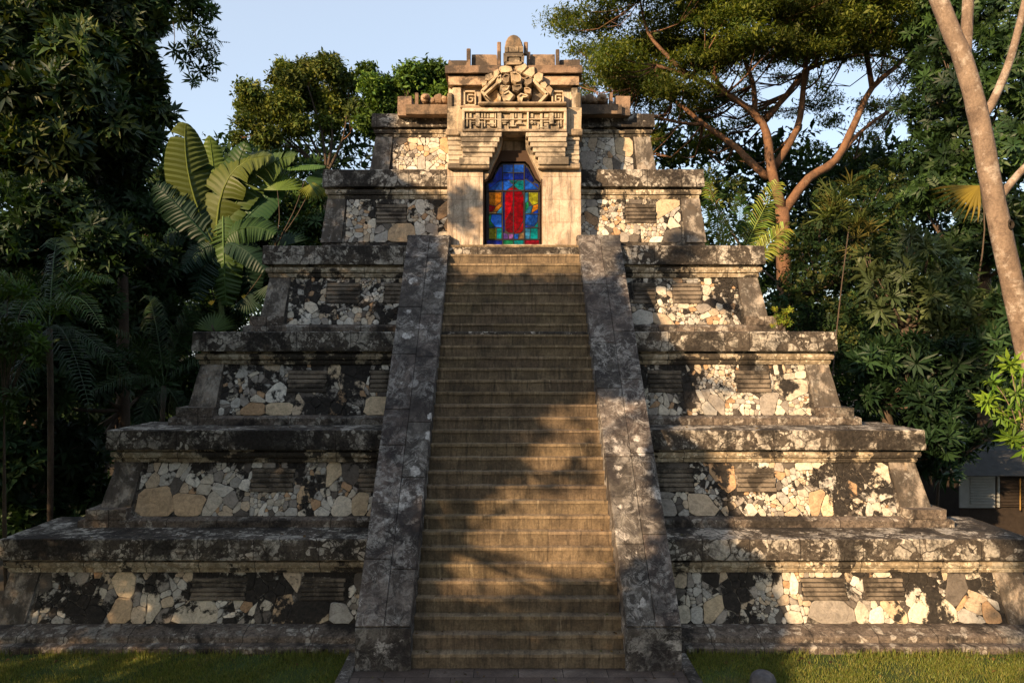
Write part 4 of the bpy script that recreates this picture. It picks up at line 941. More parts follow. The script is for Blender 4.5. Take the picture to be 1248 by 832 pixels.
# ---- slender pale tree in the right foreground
d0 = 1.22; base = P(1300, 700, d0); base.z = 0
t = plant('slender_tree', 'slender pale-barked tree leaning in from the right edge with a forked top', 'tree', base)
S_ = lambda pts, rad, d=d0: pxl(pts, d, rad)
L = [([base, P(1287, 600, d0)], [.24, .227]), S_([(1287, 600), (1268, 500), (1250, 420), (1228, 320), (1210, 235), (1198, 170), (1186, 115), (1172, 68), (1162, 45), (1148, 10), (1128, -40)], (13, 9.5)),
     S_([(1176, 72), (1178, 40), (1180, 0), (1182, -45)], (7, 6)), S_([(1196, 147), (1212, 120), (1232, 70), (1250, 0), (1262, -50)], (5.5, 3.5)), S_([(1219, 241), (1233, 222), (1262, 190), (1300, 150)], (5, 3.5))]
wood('trunk', L[:2], BK_PALE, t, 16, .05, 5); 
for l_ in L[2:]: wood('limb', [l_], BK_PALE, t, 12, .05, 4)
mb = MB(); c0 = P(1224, 276, d0); 
rows = [[Vector((math.cos(a) * r * 1.0, -yy, math.sin(a) * r * 1.5)) for a in [2 * math.pi * k / 12 for k in range(12)]] for r, yy in ((.085, .19), (.06, .235), (.04, .215), (.02, .19))]
mb.grid([[p + c0 - base for p in r] for r in rows], closed=True, caps=True); mb.build('knot_hole', mat_plain('rot_hole', (.02, .015, .01)), t)
# ---- rosette-leaved big tree on the left
def rosette_tree(name, label, base, cl, n, size, cols, trunkpts, rad, temps=ROS, mat=M_GLOSS, group=None, up=.35, tw=.7, shell=.6, cat='tree', keep=None, bark=None):
    t = plant(name, label, cat, base, group); wood('trunk', [(trunkpts, rad)] , bark or BK_DARK, t, 9)
    wood('branch', twigs(cl, [(p, r) for p, r in zip(trunkpts[1:], rad[1:])], .06, tw), bark or BK_DARK, t, 5, 0, 2)
    crown('crown', cl, n, temps, size, cols, mat, t, shell, up, keep=keep); return t
def C(px, py, d, r, f=.85): return (P(px, py, d), (r * d * U, r * d * U, r * d * U * f))
base = P(40, 700, 2.1); base.z = 0
cl = [C(x, y, d + .42, r) for x, y, d, r in ((20, 40, 1.7, 40), (70, 20, 1.7, 38), (120, 10, 1.75, 40), (165, 15, 1.8, 30), (150, 60, 1.8, 36), (100, 70, 1.6, 40), (170, 95, 1.85, 28), (180, 135, 1.85, 26), (90, 110, 1.5, 34), (40, 120, 1.5, 36), (120, 150, 1.6, 40), (60, 180, 1.5, 40), (10, 170, 1.5, 36), (165, 170, 1.8, 26), (140, 200, 1.75, 36), (10, 80, 1.6, 30), (190, 30, 1.85, 14), (-30, 60, 1.6, 50), (-40, 150, 1.6, 50))]
rosette_tree('broad_leaved_tree', 'large dark tree with whorled glossy leaves filling the upper left corner', base, cl, 3300, (.42, .72), [(.016, .034, .010), (.026, .046, .010), (.011, .026, .010), (.05, .062, .012)], [base, P(45, 450, 2.1), P(60, 220, 2.1), P(80, 60, 2.1)], [.4, .34, .26, .14])
# its drooping sprig against the sky is a bough of a nearer tree
base = P(-180, 700, 1.35); base.z = 0; cl = [C(x, y, 1.35, r) for x, y, r in ((215, -12, 14), (235, 5, 13), (255, 10, 8), (222, 22, 9), (245, 30, 7), (262, 48, 6), (232, 48, 6), (212, 62, 5), (248, 62, 6), (258, 78, 5), (240, 85, 5), (236, 98, 4), (225, 75, 4), (254, 95, 3), (200, 0, 10), (228, 62, 5))]
t = plant('overhanging_tree', 'off-side tree whose thin leafy bough hangs against the sky at upper left', 'tree', base)
L = [([base, P(-170, 300, 1.35), P(-120, 0, 1.35), P(-80, -110, 1.35)], [.3, .24, .16, .1]), ([P(-120, 0, 1.35), P(60, -80, 1.35), P(190, -40, 1.35), P(225, 0, 1.35), P(240, 50, 1.35), P(243, 90, 1.35)], [.1, .06, .03, .018, .012, .006]), ([P(190, -40, 1.35), P(210, 20, 1.35), P(213, 62, 1.35)], [.02, .012, .005]), ([P(225, 0, 1.35), P(255, 40, 1.35), P(263, 80, 1.35)], [.015, .01, .005])]
wood('trunk', L[:1], BK_DARK, t, 9); wood('bough', L[1:], BK_DARK, t, 5); crown('crown', cl, 230, [rosette(7, 1, .24, .5), spray(5, 1, .5, .16)], (.22, .34), [(.02, .04, .012), (.03, .055, .014)], M_LEAF, t, .2, .3, .8)
# ---- understorey mass on the left, dark
base = P(150, 700, 1.95); base.z = 0
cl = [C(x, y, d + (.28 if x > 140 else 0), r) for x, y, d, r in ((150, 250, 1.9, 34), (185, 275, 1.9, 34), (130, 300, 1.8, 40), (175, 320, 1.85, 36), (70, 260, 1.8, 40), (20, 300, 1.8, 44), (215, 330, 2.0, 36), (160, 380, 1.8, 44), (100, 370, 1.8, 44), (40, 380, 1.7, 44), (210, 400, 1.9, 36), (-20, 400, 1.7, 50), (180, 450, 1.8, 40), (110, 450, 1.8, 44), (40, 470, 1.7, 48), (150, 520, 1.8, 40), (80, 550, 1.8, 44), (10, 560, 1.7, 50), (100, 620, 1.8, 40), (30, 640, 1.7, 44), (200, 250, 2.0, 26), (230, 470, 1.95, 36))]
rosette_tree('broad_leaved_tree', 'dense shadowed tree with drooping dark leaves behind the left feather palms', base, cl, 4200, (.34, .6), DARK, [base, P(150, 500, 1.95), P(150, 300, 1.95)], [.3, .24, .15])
# ---- palms
def frond(mbV, base, tip, arch, nl, ll, lw, droop, col, width_profile=lambda t: math.sin(math.pi * min(1, .12 + .88 * t)) ** .6, jit=.12, fold=.35):
    """pinnate frond: arching rachis with two rows of narrow leaflets"""
    base, tip = Vector(base), Vector(tip); d_ = tip - base; Ln = d_.length; ctrl = base.lerp(tip, .45) + Vector((0, 0, arch * Ln))
    pt = lambda t: base * (1 - t) ** 2 + ctrl * 2 * t * (1 - t) + tip * t * t
    V, Q, Cc = mbV; n0 = len(V)
    for i in range(nl):
        t = .10 + .9 * (i + .5) / nl; p = pt(t); tn = (pt(min(1, t + .02)) - pt(t - .02)).normalized(); sd = tn.cross(Vector((0, 0, 1)))
        if sd.length < .75 and abs(tn.z) > .6: sd = tn.cross(Vector((0, 1, 0))) + Vector((0, random.uniform(-.3, .3), 0))
        sd.normalize(); up = sd.cross(tn).normalized(); l = ll * width_profile(t) * random.uniform(1 - jit, 1 + jit)
        for s_ in (-1, 1):
            dr = (sd * s_ * .80 + tn * .55 + up * fold * random.uniform(.2, 1)).normalized(); m = p + dr * l * .5; e = p + dr * l * .9 + Vector((0, 0, -droop * l)); wv = tn * lw * .5
            k = len(V); V += [p - wv * .4, p + wv * .4, m + wv + up * .0, e, m - wv]; V.append(e)
            c = tuple(x * random.uniform(.75, 1.25) for x in col); Cc += [c] * 6
            Q += [(k, k + 1, k + 2, k + 4), (k + 4, k + 2, k + 3, k + 5)]
    ns = 8; prev = None
    for i in range(ns + 1):
        t = i / ns; p = pt(t); r = .02 * (1 - .75 * t); k = len(V); V += [p + Vector((-r, 0, 0)), p + Vector((0, -r, -r * .5)), p + Vector((r, 0, 0)), p + Vector((0, r, r))]; Cc += [tuple(x * 1.3 for x in col)] * 4
        if prev is not None: Q += [(prev + j, prev + (j + 1) % 4, k + (j + 1) % 4, k + j) for j in range(4)]
        prev = k
def arr(m, parent, name, mat): 
    V, Q, Cc = m; return _cr(name, np.array([tuple(v) for v in V]), np.array(Q), np.array(Cc), mat, parent)
def palm(name, label, base, trunk, fr, mat=M_GLOSS, tr=.07, group=None):
    t = plant(name, label, 'palm', base, group)
    if trunk: wood('trunk', [(trunk, [tr] * len(trunk))], BK_DARK, t, 9)
    for f in fr:
        m = ([], [], []); frond(m, *f); arr(m, t, 'frond', mat)
    return t
def fd(a, b, arch=.18, nl=34, ll=.75, lw=.035, droop=.25, col=(.03, .06, .016)): return (a, b, arch, nl, ll, lw, droop, col)
base = P(60, 640, 1.35); base.z = 0; h = P(60, 400, 1.35)
palm('feather_palm', 'shadowed feather palm with long arching fronds at the left edge beside the lowest tier', base, [base, P(62, 520, 1.35), h],
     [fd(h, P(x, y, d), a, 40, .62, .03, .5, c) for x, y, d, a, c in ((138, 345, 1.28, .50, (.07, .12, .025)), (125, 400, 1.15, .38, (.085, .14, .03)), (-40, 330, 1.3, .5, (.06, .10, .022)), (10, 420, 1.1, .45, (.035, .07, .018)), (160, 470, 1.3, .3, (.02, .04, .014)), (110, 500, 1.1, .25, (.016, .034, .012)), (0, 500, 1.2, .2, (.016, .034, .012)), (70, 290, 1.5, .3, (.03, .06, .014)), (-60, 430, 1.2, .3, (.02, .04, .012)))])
base = P(190, 600, 1.6); base.z = 0; h = P(200, 470, 1.6)
palm('feather_palm', 'low dark feather palm drooping behind the left end of the second tier', base, [base, h],
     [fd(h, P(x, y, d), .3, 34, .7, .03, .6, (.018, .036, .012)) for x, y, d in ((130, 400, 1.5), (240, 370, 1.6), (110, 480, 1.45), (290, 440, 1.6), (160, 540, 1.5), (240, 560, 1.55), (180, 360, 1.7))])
# broad blade leaves (banana / traveller type)
def blade(parent, a, b, width, bend=(0, 0, .12), splits=7, col=(.045, .09, .018), nseg=22, fold=.28, face=None, name='leaf', gap=.5):
    a, b = Vector(a), Vector(b); L_ = (b - a).length; ctrl = a.lerp(b, .5) + Vector(bend) * L_
    pt = lambda t: a * (1 - t) ** 2 + ctrl * 2 * t * (1 - t) + b * t * t
    face = Vector(face or (0, -1, .35)).normalized(); V, Q, Cc = [], [], []
    cuts = sorted(random.uniform(.15, .95) for _ in range(splits)); 
    def wd(t): return width * .5 * (math.sin(math.pi * min(1, (t * .93 + .05))) ** .55)
    for s_ in (-1, 1):
        cc = [0] + [c + random.uniform(-.02, .02) for c in cuts if random.random() < .8] + [1]
        for c0_, c1_ in zip(cc[:-1], cc[1:]):
            if c1_ - c0_ < .02: continue
            n = max(3, int((c1_ - c0_) * nseg * 2)); g = gap * .02; tw = random.uniform(-.25, .15)
            for i in range(n):
                t0 = c0_ + (c1_ - c0_) * i / n; t1 = c0_ + (c1_ - c0_) * (i + 1) / n; quad = []
                for (t, e) in ((t0, 0), (t1, 0), (t1, 1), (t0, 1)):
                    p = pt(t); tn = (pt(min(1, t + .01)) - pt(max(0, t - .01))).normalized(); sd = tn.cross(face).normalized() * s_; up = face
                    pl = (.018 if (t == t0) == (i % 2 == 0) else -.018) * e * width * 1.2
                    if e == 1: t_ = (t - c0_) / (c1_ - c0_); te = c0_ + (c1_ - c0_) * (.06 + .88 * t_) if len(cc) > 2 else t
                    quad.append(p if e == 0 else pt(min(1, te)) + tn * wd(t) * .35 + sd * wd(t) - up * wd(t) * (fold + tw * .6) + up * pl)
                mid = [(quad[0] + quad[3]) / 2 + face * width * .035, (quad[1] + quad[2]) / 2 + face * width * .035]
                k = len(V); V += [quad[0], quad[1], mid[1], mid[0], quad[2], quad[3]]; v = random.uniform(.9, 1.1); Cc += [tuple(x * v for x in col)] * 6
                Q += [(k, k + 1, k + 2, k + 3), (k + 3, k + 2, k + 4, k + 5)]
    prev = None
    for i in range(9):
        t = i / 8; p = pt(t) + face * .01; r = .035 * (1 - .8 * t) * max(.6, width); k = len(V); V += [p + Vector((-r, 0, 0)), p + face * r, p + Vector((r, 0, 0)), p - face * r]; Cc += [tuple(x * 1.7 for x in col)] * 4
        if prev is not None: Q += [(prev + j, prev + (j + 1) % 4, k + (j + 1) % 4, k + j) for j in range(4)]
        prev = k
    return arr((V, Q, Cc), parent, name, M_GLOSS)
def fan(parent, c, r, a0, a1, nseg, face, col, notch=.25, name='leaf'):
    """pleated fan leaf; angles in the leaf plane (0 = right, 90 = up)"""
    c = Vector(c); face = Vector(face).normalized(); X = Vector((1, 0, 0)); X = (X - face * X.dot(face)).normalized(); Y = face.cross(X) * -1
    if Y.z < 0: Y = -Y
    V, Q, Cc = [], [], []
    for i in range(nseg):
        t0 = math.radians(a0 + (a1 - a0) * i / nseg); t1 = math.radians(a0 + (a1 - a0) * (i + 1) / nseg); tm = (t0 + t1) / 2; v = random.uniform(.8, 1.15)
        dr = lambda t, q, h: c + (X * math.cos(t) + Y * math.sin(t)) * q + face * h - face * .22 * r * (q / r) ** 2
        rr = r * random.uniform(.92, 1.05); w_ = (t1 - t0) * .5
        pts = [c, dr(t0, rr * (1 - notch), -.02 * r), dr(tm, rr * (1 - notch) * .6, .03 * r), dr(t1, rr * (1 - notch), -.02 * r)]
        k = len(V); V += [c, dr(t0, rr * .55, -.015 * r), dr(tm, rr * .6, .03 * r), dr(t1, rr * .55, -.015 * r), dr(t0 + w_ * .25, rr * (1 - notch), -.02 * r), dr(tm, rr * (1 - notch * .5), .03 * r), dr(t1 - w_ * .25, rr * (1 - notch), -.02 * r), dr(tm, rr, -.03 * r), dr(tm + .01, rr, -.03 * r)]
        Cc += [tuple(x * v for x in col)] * 9
        Q += [(k, k + 1, k + 4, k + 2), (k, k + 2, k + 6, k + 3), (k + 2, k + 4, k + 7, k + 5), (k + 2, k + 5, k + 8, k + 6)]
    return arr((V, Q, Cc), parent, name, M_GLOSS)
d0 = 2.0; base = P(258, 500, d0); base.z = 0
t = plant('banana_plant', 'tall plant with huge split paddle leaves standing left of the upper tiers', 'banana plant', base)
wood('trunk', [([base, P(273, 460, d0), P(270, 380, d0), P(266, 300, d0)], [.13, .11, .10, .08])], mat_bark('green_stem', (.10, .13, .04), (.05, .07, .02), (.16, .15, .07)), t, 9)
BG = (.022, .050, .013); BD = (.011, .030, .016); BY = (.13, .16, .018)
for a, b, wdt, bend, sp, col, fc in (
    ((262, 300), (226, 150), 1.45, (-.16, 0, .02), 3, (.06, .078, .014), (.35, -1, .1)), ((264, 295), (330, 190), 1.5, (-.28, .0, .42), 9, (.062, .08, .014), (.2, -.8, .8)),
    ((262, 300), (190, 225), 1.3, (-.05, -.1, .12), 26, BD, (-.2, -1, .4)), ((268, 290), (300, 175), 1.2, (-.10, .1, .10), 6, BG, (0, -1, .3)),
    ((268, 300), (345, 225), 1.0, (.0, 0, .06), 0, (.03, .075, .03), (.3, -1, .5)), ((272, 262), (276, 372), 1.2, (.02, -.1, .04), 24, (.045, .085, .022), (0, -1, -.2)),
    ((266, 300), (222, 330), 1.1, (0, -.1, .35), 16, BD, (-.3, -1, .3)), ((270, 300), (325, 330), .9, (0, -.2, .30), 10, BD, (.2, -1, .4)), ((268, 280), (240, 200), 1.2, (.05, .1, .05), 3, BG, (-.2, -1, .2)),
    ((266, 290), (205, 175), 1.1, (-.2, .1, .1), 8, BG, (-.3, -1, .3)), ((270, 285), (360, 190), 1.2, (-.1, .1, .35), 12, (.045, .075, .015), (.2, -.9, .6)), ((268, 295), (200, 290), 1.2, (0, -.1, .35), 22, BD, (-.3, -1, .5)), ((270, 295), (335, 285), 1.1, (0, -.1, .30), 16, BG, (.3, -1, .5)),
    ((268, 295), (240, 365), 1.1, (-.1, -.1, .2), 22, BD, (-.1, -1, 0)), ((270, 290), (310, 365), 1.0, (.15, -.1, .2), 20, BD, (.1, -1, 0)), ((266, 285), (255, 165), .9, (-.05, .2, .0), 5, (.08, .12, .02), (.1, -1, .2))):
    blade(t, P(*a, d0), P(*b, d0 + random.uniform(-.06, .06)), wdt * 1.08, bend, sp, col, face=fc)
d1 = 1.98; base = P(335, 500, d1); base.z = 0
t = plant('fan_palm', 'fan palm with round pleated leaves beside the left upper tiers', 'palm', base); wood('trunk', [([base, P(333, 400, d1), P(335, 300, d1)], [.09, .08, .06])], BK_DARK, t)
for c, r, a0, a1, fc, col in (((338, 232), .95, 5, 175, (0, -1, .25), (.08, .13, .02)), ((372, 218), .8, -50, 60, (.2, -1, .6), (.035, .075, .02)), ((382, 222), .62, -150, -30, (.1, -1, .3), (.14, .16, .02)), ((345, 300), .8, 20, 200, (-.2, -1, .6), BD), ((300, 360), .8, -140, 30, (0, -1, .2), BD), ((355, 330), .9, -60, 90, (.2, -1, .5), BD), ((330, 345), .8, -150, -20, (0, -1, .3), (.015, .04, .02))):
    fan(t, P(*c, d1), r * 1.13, a0, a1, 17, fc, col); wood('stalk', [([P(335, 300, d1), P((335 + c[0]) / 2 + 4, (300 + c[1]) / 2, d1), P(*c, d1)], [.02, .016, .012])], BK_DARK, t, 5)
blade(t, P(348, 206, d1), P(396, 203, d1), .5, (0, 0, .10), 0, (.05, .10, .02), face=(0, -.6, 1))
base = P(262, 400, 1.5); base.z = ZT[1]; base = P(262, 404, 1.42)
t = plant('fan_palm', 'small fan palm seedling with yellowed tips on the left ledge of the third tier', 'palm', (base.x, base.y, ZT[2])); wood('stalk', [([Vector((base.x, base.y, ZT[2])), P(258, 396, 1.42)], [.03, .02])], BK_DARK, t)
fan(t, P(260, 404, 1.42), .62, 10, 170, 19, (0, -1, .3), (.05, .085, .018)); fan(t, P(258, 372, 1.45), .16, 60, 150, 4, (0, -1, .2), (.45, .26, .01)); fan(t, P(297, 364, 1.45), .13, 60, 140, 4, (0, -1, .2), (.40, .26, .01))
# mixed shrubs filling between the banana plant and the pyramid flank
def bushes(label, name, base_px, cl, n, size, cols, temps, cat='shrub', group=None, mat=M_LEAF, up=.4):
    base = P(base_px[0], 700, base_px[1]); base.z = 0; t = plant(name, label, cat, base, group)
    st = [([base, base.lerp(Vector(c[0]), .5) + Vector((random.uniform(-.2, .2), 0, .2)), c[0]], [.05, .035, .015]) for c in cl[::2]]
    wood('stem', st, BK_DARK, t, 5, 0, 2); crown('crown', cl, n, temps, size, cols, mat, t, .4, up); return t
bushes('dark leafy shrub mass tucked behind the fan palm and the left upper tiers', 'leafy_shrub', (350, 2.1), [C(x, y, d + .22, r) for x, y, d, r in ((350, 250, 2.1, 24), (380, 240, 2.1, 22), (320, 260, 2.1, 26), (385, 275, 2.0, 24), (350, 290, 2.0, 26), (300, 250, 2.2, 26), (310, 300, 2.0, 28), (370, 310, 1.95, 26), (330, 340, 1.95, 28), (290, 340, 2.0, 28), (270, 390, 2.0, 30), (240, 300, 2.1, 26), (225, 250, 2.2, 24), (215, 215, 2.3, 18), (245, 205, 2.3, 16), (300, 210, 2.3, 18), (330, 200, 2.4, 16), (380, 205, 2.3, 14))], 3000, (.3, .5), [(.02, .05, .02), (.035, .07, .018), (.06, .085, .016)], CLM + ROS[:2])
# ---- right side: palms by the rain tree
d0 = 2.0; base = P(905, 500, d0); base.z = 0
t = plant('fan_palm', 'palm cluster with upright feathery fans brightened in colour as if sunlit beside the right end of the fifth tier', 'palm', base); wood('trunk', [([base, P(905, 400, d0), P(905, 330, d0)], [.14, .12, .1])], BK_DARK, t)
YG_ = (.19, .235, .045)  # pale yellow-green, brightened to stand in for sun the pyramid blocks
for a, b, ll, col in (((880, 300), (863, 222), .62, YG_), ((905, 310), (948, 222), .85, YG_), ((915, 320), (962, 272), .70, (.22, .25, .045)), ((890, 320), (872, 250), .6, (.06, .09, .02)), ((900, 300), (903, 235), .6, (.045, .08, .02)), ((880, 330), (884, 262), .5, YG_)):
    m = ([], [], []); frond(m, P(*a, d0), P(*b, d0 - .05), .06, 30, ll, .05, .25, col, lambda t_: math.sin(math.pi * min(1, .25 + .7 * t_)) ** .6); arr(m, t, 'frond', M_GLOSS)
# dark stand behind on the right
def rt(label, bp, cl, n, size, cols, temps=ROS, mat=M_GLOSS, name='broad_leaved_tree', **k):
    base = P(bp[0], 700, bp[1]); base.z = 0; top = Vector(cl[0][0]); return rosette_tree(name, label, base, cl, n, size, cols, [base, base.lerp(top, .5), base.lerp(top, .8)], [.28, .2, .1], temps, mat, **k)
rt('tall dark tree with narrow hanging leaves at the upper right behind the slender trunk', (1200, 2.0), [C(x, y, d, r) for x, y, d, r in ((1200, 60, 2, 30), (1230, 20, 2, 36), (1190, 10, 2.1, 30), (1150, 20, 2.1, 26), (1140, 150, 2.1, 28), (1170, 110, 2.0, 34), (1120, 190, 2.1, 24), (1230, 100, 1.9, 36), (1170, 180, 2, 34), (1220, 190, 1.9, 36), (1110, 130, 2.15, 16), (1150, 230, 2.0, 32), (1210, 260, 1.9, 34), (1250, 300, 1.9, 34), (1120, 240, 2.1, 22), (1135, 70, 2.2, 22), (1120, 40, 2.2, 20), (1150, 60, 2.1, 24), (1135, 100, 2.2, 20), (1110, 70, 2.3, 14), (1150, 0, 2.1, 24), (1260, 160, 1.9, 40), (1125, 100, 2.15, 14), (1260, 60, 1.9, 40), (1180, 300, 1.95, 34))], 3400, (.3, .5), [(.022, .048, .013), (.034, .065, .015), (.015, .034, .012)], SPR + ROS[:2], up=.15)
rt('dim evergreen shrub thicket under the rain tree to the right of the fourth tier', (1000, 2.1), [C(x, y, d + .12, r) for x, y, d, r in ((975, 300, 2.1, 26), (1000, 280, 2.1, 28), (1040, 270, 2.1, 30), (1080, 260, 2.1, 30), (980, 340, 2.0, 30), (1030, 320, 2.0, 32), (1075, 310, 2.0, 32), (960, 380, 2.0, 28), (1010, 390, 2.0, 34), (1060, 370, 2.0, 34), (1010, 240, 2.3, 22), (1060, 225, 2.3, 24), (1100, 230, 2.2, 22), (890, 230, 2.4, 20), (860, 215, 2.4, 16), (930, 270, 2.3, 20), (1030, 430, 1.9, 34), (1090, 430, 1.9, 36))], 3400, (.28, .46), DARK + [(.05, .06, .014)], CLM + SPR, M_LEAF, 'evergreen_thicket', cat='shrub')
t_ = plant('spiky_shrub', 'spiky strap-leaved shrub with brownish blades beneath the big right limb of the rain tree', 'shrub', (P(1000, 700, 1.95).x, P(1000, 700, 1.95).y, 0))
wood('stem', [([t_.location, P(1020, 400, 1.95), P(1035, 275, 1.95)], [.03, .025, .02])], BK_DARK, t_)
crown('crown', [C(1015, 262, 1.95, 20), C(1050, 280, 1.95, 18), C(1030, 235, 1.95, 14)], 26, [rosette(16, 1, .07, .9), rosette(14, 1, .08, .6)], (.55, .9), [(.09, .08, .02), (.06, .08, .02)], M_LEAF, t_, .1, .6, .3)
rt('plumeria shrub with pale green rosettes of long leaves right of the third and fourth tiers', (1110, 1.6), [C(x, y, d, r) for x, y, d, r in ((1100, 330, 1.55, 22), (1070, 340, 1.55, 18), (1130, 310, 1.6, 22), (1080, 370, 1.55, 22), (1120, 360, 1.55, 26), (1160, 340, 1.6, 26), (1150, 380, 1.55, 26), (1060, 310, 1.6, 12), (1190, 370, 1.6, 26), (1110, 290, 1.6, 14), (1140, 400, 1.55, 22), (1180, 410, 1.55, 24))], 190, (.42, .62), [(.06, .085, .035), (.075, .10, .035), (.045, .07, .028)], [rosette(11, 1, .2, .45), rosette(10, 1, .22, .7)], name='plumeria_shrub', cat='shrub', tw=1, shell=.3)
rt('dark rosette-leaved shrub hanging over the right end of the second tier', (1110, 1.5), [C(x, y, d, r) for x, y, d, r in ((1070, 440, 1.5, 26), (1110, 430, 1.5, 26), (1150, 440, 1.5, 28), (1060, 480, 1.5, 22), (1100, 480, 1.5, 28), (1140, 490, 1.45, 28), (1180, 460, 1.5, 28), (1150, 530, 1.42, 24), (1130, 560, 1.45, 18), (1170, 540, 1.5, 20), (1210, 480, 1.5, 24), (1090, 520, 1.55, 18), (1210, 420, 1.5, 24), (1230, 380, 1.55, 24), (1205, 535, 1.5, 12), (1160, 575, 1.45, 12))], 450, (.38, .56), [(.016, .038, .014), (.022, .048, .016), (.012, .03, .012)], [rosette(11, 1, .2, .5), rosette(9, 1, .22, .8)], name='rosette_shrub', cat='shrub', tw=1, shell=.35)
t_ = plant('fan_palm', 'yellowing fan leaf on a thin stalk just left of the slender trunk', 'palm', (P(1140, 700, 1.66).x, P(1140, 700, 1.66).y, 0))
wood('stalk', [([t_.location, P(1150, 520, 1.66), P(1185, 380, 1.66), P(1200, 280, 1.66), P(1194, 226, 1.66)], [.05, .04, .03, .02, .012])], BK_DARK, t_); fan(t_, P(1194, 226, 1.66), 1.25, 165, 262, 11, (-.15, -1, .5), (.17, .125, .015), .4)
fan(t_, P(1206, 262, 1.66), 1.0, -60, 40, 11, (.2, -1, .5), (.04, .08, .02), .4); fan(t_, P(1200, 250, 1.7), .9, 60, 150, 9, (0, -1, .3), (.05, .09, .02), .4)
d2 = 1.12; base = P(1262, 760, d2); base.z = 0
t_ = plant('broad_leaved_sapling', 'bright lime-green sapling at the right edge below the slender pale trunk', 'sapling', base)
tips = [P(x, y, d2) for x, y in ((1215, 470), (1230, 440), (1222, 505), (1240, 480), (1232, 535), (1205, 490), (1246, 452), (1240, 515), (1256, 500), (1252, 545), (1262, 470))]
wood('stem', [([base, P(1258, 600, d2), P(1244, 520, d2)], [.03, .022, .014])] + [([P(1252, 560, d2), P(1246, 520, d2).lerp(t2, .4), t2], [.014, .01, .005]) for t2 in tips], BK_PALE, t_, 5, 0, 2)
crown('crown', [(p, (.12, .15, .12)) for p in tips], 46, [rosette(8, 1, .24, .2), rosette(7, 1, .26, -.2)], (.24, .36), [(.11, .20, .02), (.14, .22, .025), (.08, .16, .02)], M_GLOSS, t_, .2, .3, .6)
base = P(950, 404, 1.37); base.z = ZT[2]
t_ = plant('ledge_weed', 'small yellow-green weed sprouting on the right end of the third tier ledge', 'plant', base)
tips = [base + Vector((random.uniform(-.22, .3), random.uniform(-.1, .15), random.uniform(.12, .62))) for _ in range(16)]
wood('stem', [([base, base.lerp(p, .6), p], [.008, .006, .003]) for p in tips], BK_DARK, t_, 4, 0, 2)
crown('crown', [(p, (.07, .07, .06)) for p in tips], 90, [rosette(6, 1, .4, .3), CLM[0]], (.08, .13), [(.16, .20, .02), (.10, .16, .02), (.22, .20, .02)], M_LEAF, t_, .2, .3, .6)
base = P(8, 640, 1.12); base.z = 0
t_ = plant('broad_leaved_sapling', 'dim green sapling with leaf tufts in front of the long-fronded feather palm', 'sapling', base)
tips = [P(x, y, 1.12) for x, y in ((10, 350), (30, 355), (5, 400), (25, 410), (40, 430), (15, 430), (-5, 380), (20, 480), (5, 500), (35, 400), (48, 420), (45, 440))]
wood('stem', [([base, P(5, 500, 1.12), p], [.025, .015, .005]) for p in tips], BK_DARK, t_, 5, 0, 2)
crown('crown', [(p, (.13, .13, .1)) for p in tips], 60, ROS, (.2, .32), [(.045, .085, .018), (.06, .10, .02)], M_GLOSS, t_, .2, .4, .6)
# ---- litter and weeds
mb_ = []; n_ = 420
Pl = []
for _ in range(n_):
    u_ = random.random()
    if u_ < .55: x = random.choice([-1, 1]) * random.uniform(3.1, 11); y = random.uniform(-1.6, .6) if random.random() < .5 else random.uniform(.25, .62); z = .03
    elif u_ < .72: k_ = random.randrange(20); y = (k_ + random.uniform(.35, .8)) * T; x = random.choice([-1, 1]) * (inner(y) - abs(random.gauss(0, .35)) - .04); z = (k_ + 1) * R + .012
    elif u_ < .85: x = random.uniform(-2.8, 2.8); y = random.uniform(-1.5, -.1); z = .016
    else: i_ = random.randrange(3); x = random.choice([-1, 1]) * random.uniform(3.2, HW[i_] - .3); y = YF[i_] + random.uniform(.12, .5); z = ZT[i_] + .02
    Pl.append((x, y, z))
Pl = np.array(Pl); V, Q, Cc = scatter([leaf_t(1, .5, .1, .2)], Pl, frames(np.tile([0, 0, 1.0], (len(Pl), 1)), .9, .22), rng.uniform(.05, .12, len(Pl)), palette(len(Pl), [(.10, .055, .02), (.16, .10, .03), (.07, .04, .02), (.12, .12, .03)]))
tag(rawmesh('fallen_leaves', V, Q, Cc, M_LEAF), 'brown fallen leaves scattered on the grass, steps and ledges', 'fallen leaves', None, 'stuff')
# ---- far woodland closing the view
def mass(name, label, pts, n, size, cols, temps=CLM):
    cl = [C(*q) for q in pts]; Pn, N, Ks = blob_points(cl, n, .3); m = Pn[:, 2] > 0; Pn, N, Ks = Pn[m], N[m], Ks[m]
    V, Q, Cc = scatter(temps, Pn, frames(N, .4, .6), rng.uniform(size[0], size[1], len(Pn)), palette(len(Pn), cols, Ks)); o = rawmesh(name, V, Q, Cc, M_LEAF); tag(o, label, 'woodland', None, 'stuff'); return o
pts = []
for px in range(-160, 1420, 48):
    top = 225 if px < 250 else (190 if px < 420 else 150 if px < 600 else 175 if px < 900 else 205 if px < 1090 else 130)
    for py in range(top, 640, 60):
        if 480 < px < 780 and py > 260: continue
        pts.append((px + random.uniform(-20, 20), py + random.uniform(-18, 18), random.uniform(3.0, 3.4), random.uniform(34, 46)))
        if px > 900 and py > 200 or px < 300: pts.append((px + random.uniform(-24, 24), py + random.uniform(-10, 30), random.uniform(3.4, 3.8), 44))
mass('far_woodland', 'dark far-off wood closing the view behind all the trees', pts, 26000, (.8, 1.35), DARK)
